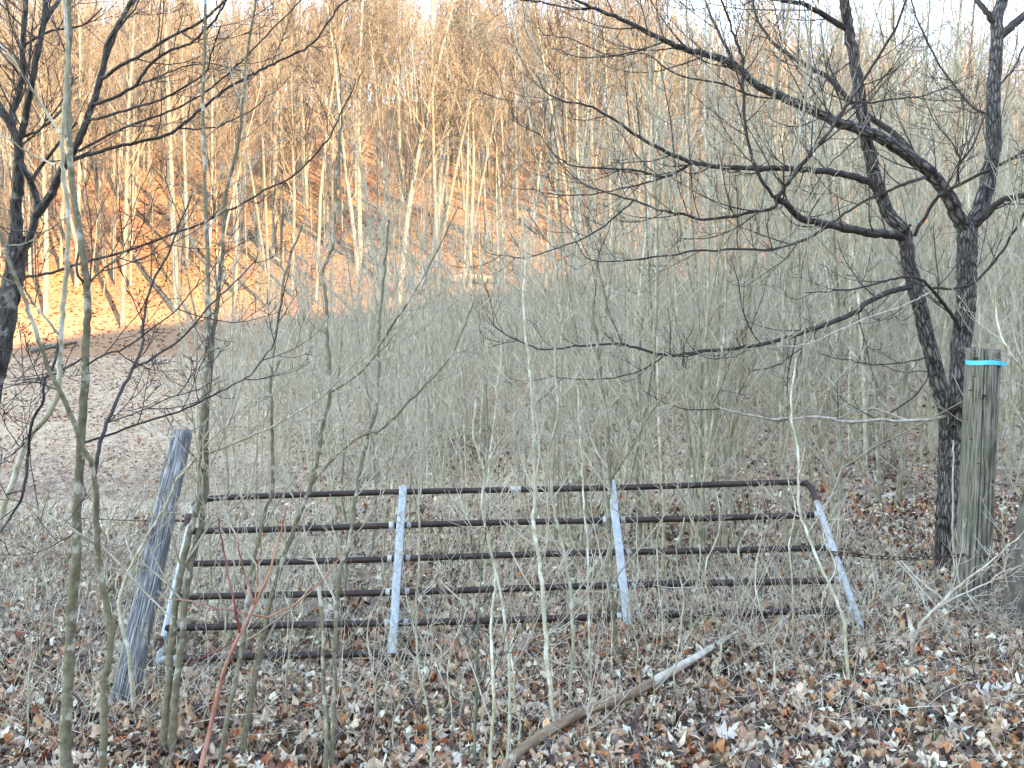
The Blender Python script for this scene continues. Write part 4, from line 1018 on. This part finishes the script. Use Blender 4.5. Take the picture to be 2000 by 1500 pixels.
def hill_log(p0, p1, r, label, seed):
    d0, d1 = hit(*p0), hit(*p1); a = np.array([(p0[0]-1000)/F*d0, d0, 0]); b = np.array([(p1[0]-1000)/F*d1, d1, 0])
    t_ = np.linspace(0, 1, 9)[:, None]; P = a*(1-t_)+b*t_; P[:, 2] = height(P[:, 0], P[:, 1])+r*.7
    base = P[0].copy(); T = Tubes(); T.add(P-base, np.linspace(r, r*.5, 9), 8, cap=True, rough=.04)
    tag(link('fallen_log', T.mesh('fallen_log', M['bark_hill']), None, base), label, 'log')
hill_log((350, 500), (420, 480), .13, 'pale fallen log on the orange slope at left', 1)
hill_log((425, 478), (520, 462), .10, 'thin fallen log end to end with the pale one', 2)
hill_log((60, 690), (150, 672), .12, 'grey fallen log at the foot of the slope, far left', 3)
hill_log((690, 470), (770, 500), .12, 'fallen log lying across the middle of the slope', 4)
hill_log((1180, 322), (1260, 300), .12, 'bleached fallen log high on the slope right of centre', 5)
# bramble bushes
def bramble(px, py, n, spread, hgt, label, seed, mat=None, r=.0028):
    g = np.random.default_rng(seed); d = hit(px, py); bx = (px-1000)/F*d; bz = float(height(bx, d)); T = Tubes()
    prm = dict(segs=[6, 3, 2], wob=[.22, .2, .2], up=[-.06, .0, .0], tip=[.4, .5, .6], kids=[7, 3], lo=[.2, .2], ang=[(30, 70), (30, 60)], len=[.4, .5], rk=[.7, .8], rmin=.0016)
    for _ in range(n):
        ox, oy = g.normal(0, spread, 2); z = float(height(bx+ox, d+oy))-bz-.02
        out = []; grow(out, np.array([ox, oy, z]), np.array([g.normal(0, .5), g.normal(0, .4), 1.0]), hgt*g.uniform(.6, 1.3), r*g.uniform(.7, 1.5), 0, g, prm)
        for P, rr, lv in out: T.add(P, rr, 3)
    tag(link('bramble_bush', T.mesh('bramble_bush', mat or M['bramble']), None, (bx, d, bz)), label, 'bush')
for i, (px, py, n, s, h, lb) in enumerate((
    (60, 985, 26, .9, .8, 'reddish bramble tangle at the far left of the ditch'),
    (200, 975, 26, .8, .9, 'brown bramble tangle in the ditch left of the leaning post'),
    (310, 965, 20, .6, .8, 'bramble tangle behind the head of the leaning post'),
    (90, 1100, 22, .5, .8, 'low bramble scrub at the left edge in front of the ditch'),
    (240, 1120, 20, .4, .75, 'thin bramble scrub just left of the leaning post middle'),
    (900, 905, 70, .7, 1.3, 'dense dark brush heap at the centre of the thicket'),
    (955, 890, 60, .6, 1.6, 'tall twiggy brush right of the dark brush heap'),
    (430, 960, 22, .5, .8, 'twiggy tuft behind the upper left corner of the gate'),
    (1450, 1235, 26, .45, .5, 'pale twiggy scrub in front of the lower right rails'),
    (1965, 1235, 22, .22, .25, 'pale tangle of dead stems at the foot of the round post'),
    (1760, 960, 40, .7, .9, 'dark brush beside the stump left of the forked tree'),
    (1975, 950, 40, .6, 1.4, 'grey brush filling the right edge behind the post'),
    (1560, 905, 40, 1.0, 1.0, 'tangled low brush on the right of the thicket floor'),
    (1300, 900, 36, 1.1, 1.0, 'tangled low brush at the middle of the thicket floor'),
    (700, 925, 36, 1.0, 1.0, 'tangled low brush at the left of the thicket floor'))):
    pale = i in (8, 9); bramble(px, py, n, s, h, lb, 500+i, M['deadwood'] if pale else (M['twig_dark'] if i in (5, 10) else (M['twig_sap'] if i > 10 else None)))

# ------------------------------------------------------------------ leaves
def leaf_template(kind, g):
    if kind == 0:    # lobed sycamore / maple
        A, Rr = [], []
        for i, (ang, L) in enumerate(((-150, .55), (-95, .85), (-45, .95), (0, 1.1), (45, .95), (95, .85), (150, .55))):
            A.append(ang); Rr.append(L*g.uniform(.85, 1.1))
            A.append(ang+24); Rr.append(.50*g.uniform(.8, 1.1))
    else:            # oval beech / oak
        A = list(range(-180, 180, 36)); Rr = [(.9 if abs(a) < 40 or abs(a) > 140 else .48)*g.uniform(.85, 1.1) for a in A]
    V = [(0, 0, 0)]
    for a, r in zip(A, Rr): V.append((r*math.sin(R(a)), r*math.cos(R(a)), 0))
    V = np.array(V, float); n = len(A)
    c1, c2 = g.normal(0, .7), g.normal(.45, .6)
    V[:, 2] = c1*V[:, 0]**2 + c2*V[:, 1]**2 + g.normal(0, .17, len(V))
    T = [(0, 1+i, 1+(i+1) % n) for i in range(n)]
    return V, np.array(T)
gl = np.random.default_rng(77)
LT = [leaf_template(0 if k % 3 else 1, gl) for k in range(14)]
PAL = np.array([(.60, .57, .52), (.52, .47, .41), (.45, .38, .31), (.34, .25, .19), (.26, .18, .14), (.15, .11, .10), (.12, .09, .09), (.42, .22, .12), (.34, .13, .07), (.50, .36, .25), (.10, .085, .09), (.38, .33, .29)])
PAL = np.minimum((PAL/.45)**1.25*.45*np.array([1.28, 1.10, .93]), .72)
PW_ = np.array([.11, .12, .13, .12, .12, .12, .11, .06, .035, .06, .05, .07]); PW_ /= PW_.sum()
PM = np.array([.01, .04, .10, .22, .12, .04, .02, .14, .08, .30, .01, .10]); PM /= PM.sum()
def rotm(ax, ay, az):
    ca, sa, cb, sb, cc, sc = np.cos(ax), np.sin(ax), np.cos(ay), np.sin(ay), np.cos(az), np.sin(az)
    Rm = np.zeros((len(ax), 3, 3))
    Rm[:, 0, 0] = cc*cb; Rm[:, 0, 1] = cc*sb*sa-sc*ca; Rm[:, 0, 2] = cc*sb*ca+sc*sa
    Rm[:, 1, 0] = sc*cb; Rm[:, 1, 1] = sc*sb*sa+cc*ca; Rm[:, 1, 2] = sc*sb*ca-cc*sa
    Rm[:, 2, 0] = -sb; Rm[:, 2, 1] = cb*sa; Rm[:, 2, 2] = cb*ca
    return Rm
def quad_leaf(g):
    V = np.array([(-.7, 0, g.uniform(0, .4)), (0, -1, 0), (.7, 0, g.uniform(0, .4)), (0, 1, g.uniform(-.1, .3))]); return V, np.array([(0, 1, 3), (1, 2, 3)])
QT = [quad_leaf(gl) for k in range(6)]
def scatter(n, y0, y1, smin, smax, umax, fac=lambda x, y: np.ones(len(x)), tilt=.35, pw=PW_, lift=.012, temps=LT):
    y = np.sqrt(gl.uniform(y0**2, y1**2, n)); x = gl.uniform(-umax, umax, n)*y
    keep = gl.uniform(0, 1, n) < fac(x, y); x, y = x[keep], y[keep]; n = len(x)
    z = height(x, y) + gl.uniform(0, lift, n)
    s = gl.uniform(smin, smax, n)*gl.uniform(.6, 1, n); Rm = rotm(gl.normal(0, tilt, n), gl.normal(0, tilt, n), gl.uniform(0, 6.28, n))
    c = (PAL*(np.array([.80, .68, .60]) if pw is PM else 1))[gl.choice(len(PAL), n, p=pw)]*gl.uniform(.7, 1.2, (n, 1)); ti = gl.integers(0, len(temps), n)
    VV, TT, CC = [], [], []; off = 0
    for k, (V, T) in enumerate(temps):
        m = np.where(ti == k)[0]
        if not len(m): continue
        W = np.einsum('nij,vj->nvi', Rm[m], V)*s[m][:, None, None]
        W[:, :, 2] -= np.minimum(W[:, :, 2].min(1)*.6, 0)[:, None]
        W += np.stack([x[m], y[m], z[m]], 1)[:, None, :]
        VV.append(W.reshape(-1, 3)); CC.append(np.repeat(c[m], len(V), 0))
        TT.append((T[None] + (np.arange(len(m))*len(V))[:, None, None]).reshape(-1, 3) + off); off += len(m)*len(V)
    return np.concatenate(VV), np.concatenate(TT), np.concatenate(CC)
def fac_near(x, y): return np.where((x < -1.0) & (y > 4.4), .45, 1.0)
parts = [scatter(26000, 2.6, 5.2, .014, .046, .80, fac_near, tilt=.5, lift=.02), scatter(26000, 5.2, 9.5, .02, .052, .78, fac_near, tilt=.45), scatter(14000, 9.5, 19, .035, .07, .75, lambda x, y: np.where(x < -.3*y, 0, .9)), scatter(20000, 9.5, 19, .02, .05, .75, lambda x, y: np.where(x < -.2*y, .9, .2), pw=PM, temps=QT),
         scatter(46000, 19, 37.5, .03, .075, .74, pw=PM, temps=QT, tilt=.3)]
# low detail for far ones is fine: same templates
VV, TT, CC = [], [], []; off = 0
for v, t_, c in parts: VV.append(v); TT.append(t_+off); CC.append(c); off += len(v)
ll = link('leaf_litter', mesh_np('leaf_litter', np.concatenate(VV), None, np.concatenate(TT), None, np.concatenate(CC), smooth=False, mats=(M['leaf'],)), ground)
ll['kind'] = 'stuff'
OW = np.array([.03, .05, .08, .2, .2, .1, .05, .5, .45, .35, .03, .05])
hv, ht, hc = scatter(34000, 37, 66, .07, .15, .74, lambda x, y: 1.15-(y-37)/40, pw=OW/OW.sum(), temps=QT)
tag(link('hillside_leaves', mesh_np('hillside_leaves', hv, None, ht, None, hc*.42, smooth=False, mats=(M['leaf'],))), 'orange-brown fallen oak leaves over the slope', 'leaves', None, 'stuff')
# the biggest leaves, one by one
def leaf_obj_mat():
    m, nt, n, l, b = nodes_of('curled_brown_leaf'); oi = n.new("ShaderNodeObjectInfo"); tc = n.new("ShaderNodeTexCoord")
    r = ramp(n, [(0, (.62, .55, .47)), (.25, (.50, .36, .25)), (.45, (.44, .22, .12)), (.6, (.30, .14, .08)), (.75, (.55, .42, .32)), (.9, (.22, .15, .12))]); l.new(oi.outputs['Random'], r.inputs[0])
    t_ = noise(n, l, tc.outputs['Object'], 18, 4, .6); mr = n.new("ShaderNodeMapRange"); mr.inputs['From Min'].default_value = .3; mr.inputs['From Max'].default_value = .7; mr.inputs['To Min'].default_value = .65; mr.inputs['To Max'].default_value = 1.2
    l.new(t_.outputs['Fac'], mr.inputs['Value']); hs = n.new("ShaderNodeHueSaturation"); l.new(mr.outputs[0], hs.inputs['Value']); l.new(r.outputs[0], hs.inputs['Color']); l.new(hs.outputs[0], b.inputs['Base Color']); b.inputs['Roughness'].default_value = .65
    bp = n.new("ShaderNodeBump"); bp.inputs['Strength'].default_value = .5; bp.inputs['Distance'].default_value = .003; l.new(t_.outputs['Fac'], bp.inputs['Height']); l.new(bp.outputs[0], b.inputs['Normal'])
    return m
LM = leaf_obj_mat(); lmesh = []
def big_leaf(g):
    """lobed leaf with a raised midrib and finer margin"""
    A, Rr = [], []
    for ang, L in ((-150, .5), (-97, .85), (-45, .98), (0, 1.12), (45, .98), (97, .85), (150, .5)):
        A += [ang-9, ang, ang+9, ang+24]; f = g.uniform(.88, 1.1); Rr += [L*.78*f, L*f, L*.78*f, .52*g.uniform(.85, 1.1)]
    c1, c2, q = g.normal(.1, .5), g.normal(.5, .4), g.uniform(0, 6.28)
    V = [(0, 0, 0)]
    for k in (.5, 1.0):
        for a, r in zip(A, Rr):
            V.append((k*r*math.sin(R(a)), k*r*math.cos(R(a)), 0))
    V = np.array(V); n = len(A)
    V[:, 2] = c1*V[:, 0]**2 + c2*V[:, 1]**2*np.sign(math.sin(q)+.4) + .10*np.sin(V[:, 0]*7+q)*np.cos(V[:, 1]*6) + g.normal(0, .03, len(V))
    T = [(0, 1+i, 1+(i+1) % n) for i in range(n)]; Q = [(1+i, 1+n+i, 1+n+(i+1) % n, 1+(i+1) % n) for i in range(n)]
    return mesh_np('leaf', V, Q, T, mats=(LM,), smooth=True)
for k in range(8): lmesh.append(big_leaf(gl))
RL = plain('rust_brown_leaf', (0.30, 0.125, 0.065), 0.7, 0, (0.50, 0.27, 0.16), 1.3, 0.3)
rmesh = [m_.copy() for m_ in lmesh]
for m_ in rmesh: m_.materials[0] = RL
spots = []
for px, py, s in ((700, 1285, .09), (735, 1290, .075), (760, 1285, .08), (895, 1275, .10), (915, 1290, .09), (870, 1262, .06), (1250, 1225, .08), (1225, 1240, .08), (1205, 1262, .07), (1130, 1245, .08), (1160, 1250, .08),
                  (480, 1225, .05), (170, 1365, .09), (285, 1375, .06), (380, 1350, .05), (705, 1240, .05), (1475, 1240, .06), (1500, 1290, .05), (1730, 1215, .07), (1520, 1330, .06), (1840, 1265, .06), (1960, 1330, .07), (1450, 1440, .06), (1560, 1300, .06)):
    spots.append((px, py, s))
for _ in range(34):      # drift of big leaves along the foot of the gate
    px = gl.choice([gl.normal(720, 45), gl.normal(890, 40), gl.normal(1190, 70), gl.normal(1480, 90)]); spots.append((px, 1262 + gl.normal(0, 18) - (px-900)*.035, gl.uniform(.05, .085)))
len_first = len(spots)
while len(spots) < 299:
    u = gl.uniform(0, 1); py = 1180 + 330*u**.9; px = gl.uniform(-20, 2020)
    if px < 350 and py < 1290: continue
    spots.append((px, py, gl.uniform(.045, .085)))
for i, (px, py, s) in enumerate(spots):
    d = hit(px, py) if py < 1500 else 3.2; x = (px-1000)/F*d
    o = link('leaf', (rmesh if i < len_first or gl.uniform() < .12 else lmesh)[int(gl.integers(0, 8))], ground, (x, d, float(height(x, d))+s*.28+.004))
    o.rotation_euler = (gl.normal(0, .35), gl.normal(0, .35), gl.uniform(0, 6.28)); o.scale = (s, s, s)

# ------------------------------------------------------------------ dead grass and dry stems
def blades(n, y0, y1, umin, umax, L, wd, fac, lean=(.6, 1.6), cols=None, green=0.0):
    y = np.sqrt(gl.uniform(y0**2, y1**2, n)); x = gl.uniform(umin, umax, n)*y
    k = gl.uniform(0, 1, n) < fac(x, y); x, y = x[k], y[k]; n = len(x)
    z = height(x, y); l = L*gl.uniform(.4, 1.2, n); a = gl.normal(0, 1, n)*1.6 + .6; le = gl.uniform(*lean, n)
    dx, dy = np.cos(a), np.sin(a); seg = 4; pts = []
    px, py, pz = x.copy(), y.copy(), z.copy(); th = gl.uniform(0, .5, n)
    wx, wy = -dy, dx
    W = wd*gl.uniform(.6, 1.3, n); V = np.zeros((n, seg+1, 2, 3))
    for s in range(seg+1):
        ww = W*(1-.8*s/seg)
        V[:, s, 0] = np.stack([px-wx*ww, py-wy*ww, pz], 1); V[:, s, 1] = np.stack([px+wx*ww, py+wy*ww, pz+ww*.5], 1)
        th = th + le/seg*(.6+.4*s); st = l/seg; a2 = a + gl.normal(0, .18, n)*s
        px = px + np.cos(a2)*np.sin(th)*st; py = py + np.sin(a2)*np.sin(th)*st; pz = np.maximum(pz + np.cos(th)*st, z+.006)
    i = (np.arange(n)*(seg+1)*2)[:, None] + (np.arange(seg)*2)[None, :]
    Q = np.stack([i, i+1, i+3, i+2], -1).reshape(-1, 4)
    base = np.array(cols)[gl.integers(0, len(cols), n)]*gl.uniform(.75, 1.15, (n, 1))
    return V.reshape(-1, 3), Q, np.repeat(base, (seg+1)*2, 0)
STRAW = [(.72, .61, .42), (.62, .52, .34), (.78, .69, .50), (.48, .39, .26), (.60, .51, .37)]
def patch(x, y): return np.clip(.5+1.3*rough_z(x, y, 1.1, 6, 12), 0, 1)
bl = [blades(11000, 3.7, 7.5, -.8, -.22, .20, .0022, lambda x, y: patch(x, y), cols=STRAW),
      blades(26000, 7.0, 12.5, -.8, .25, .22, .003, lambda x, y: patch(x, y), cols=STRAW),
      blades(22000, 4.9, 8.0, -.5, .6, .16, .002, lambda x, y: patch(x, y)*.8, cols=STRAW),
      blades(9000, 2.8, 5.4, -.75, .75, .15, .0011, lambda x, y: .25+.7*patch(x, y), cols=STRAW + [(.62, .6, .54)]),
      blades(30000, 12, 36, -.75, .0, .2, .005, lambda x, y: patch(x, y)*.9, cols=[(.58, .44, .28), (.46, .33, .20), (.66, .52, .34)])]
VV, QQ, CC = [], [], []; off = 0
for v, q, c in bl: VV.append(v); QQ.append(q+off); CC.append(c); off += len(v)
tag(link('dead_grass', mesh_np('dead_grass', np.concatenate(VV), np.concatenate(QQ), None, None, np.concatenate(CC), smooth=False, mats=(M['straw'],))),
    'matted straw-coloured dead grass between the fallen leaves', 'grass', None, 'stuff')
GREEN = [(.10, .20, .05), (.16, .26, .08), (.22, .30, .12)]
gx = [((px-1000)/F*hit(px, py), hit(px, py)) for px, py in ((395, 1255), (590, 1250), (830, 1210), (870, 1400), (1740, 1240), (1370, 1225), (1650, 1320), (1900, 1470), (1330, 1130), (1040, 1460), (560, 1475))]
def gfac(x, y):
    f = np.zeros(len(x))
    for a, b in gx: f = np.maximum(f, np.exp(-(((x-a)/.16)**2+((y-b)/.14)**2)))
    return f
v, q, c = blades(26000, 2.9, 6.5, -.7, .7, .07, .0018, gfac, (.2, 1.2), GREEN)
tag(link('green_grass', mesh_np('green_grass', v, q, None, None, c, smooth=False, mats=(M['straw'],))), 'small tufts of fresh green grass showing through the leaves', 'grass', None, 'stuff')
# dry pale weeds stems
T = Tubes(); g = np.random.default_rng(91)
DR = [(.60, .53, .42), (.50, .42, .31), (.40, .32, .23), (.66, .60, .49)]
def dry(n, pxr, pyr, L0, L1, lay):
    for _ in range(n):
        px = g.uniform(*pxr); py = g.uniform(*pyr); d = float(np.interp(py, [1000, 1100, 1200, 1300, 1400, 1500], [9.4, 6.4, 5.1, 4.2, 3.7, 3.3])) ; x = (px-1000)/F*d
        P = [np.array([x, d, float(height(x, d))])]; dd = np.array([g.normal(0, lay), g.normal(0, lay), 1.0]); L = g.uniform(L0, L1)
        if g.uniform() < .4: dd[2] = .15
        for s in range(4):
            dd = dd/np.linalg.norm(dd); q = P[-1]+dd*L/4; q[2] = max(q[2], float(height(q[0], q[1]))+.008); P.append(q); dd = dd+g.normal(0, .14, 3)
        r = g.uniform(.0011, .0026)
        T.add(P, np.linspace(r, r*.5, 5), 3, tone=DR[int(g.integers(0, 4))])
dry(520, (1180, 1720), (1130, 1330), .25, .75, .5)
dry(260, (600, 1200), (1150, 1400), .25, .7, .4)
dry(260, (0, 600), (1150, 1450), .2, .6, .5)
dry(260, (600, 2000), (1300, 1500), .15, .45, .9)
dry(150, (1800, 2000), (1215, 1300), .12, .32, .9)
dry(320, (350, 1700), (1010, 1160), .3, .9, .3)
tag(link('dry_weeds', T.mesh('dry_weeds', M['straw'])), 'thin pale dead weed stems standing and lying around the gate', 'weeds', None, 'stuff')
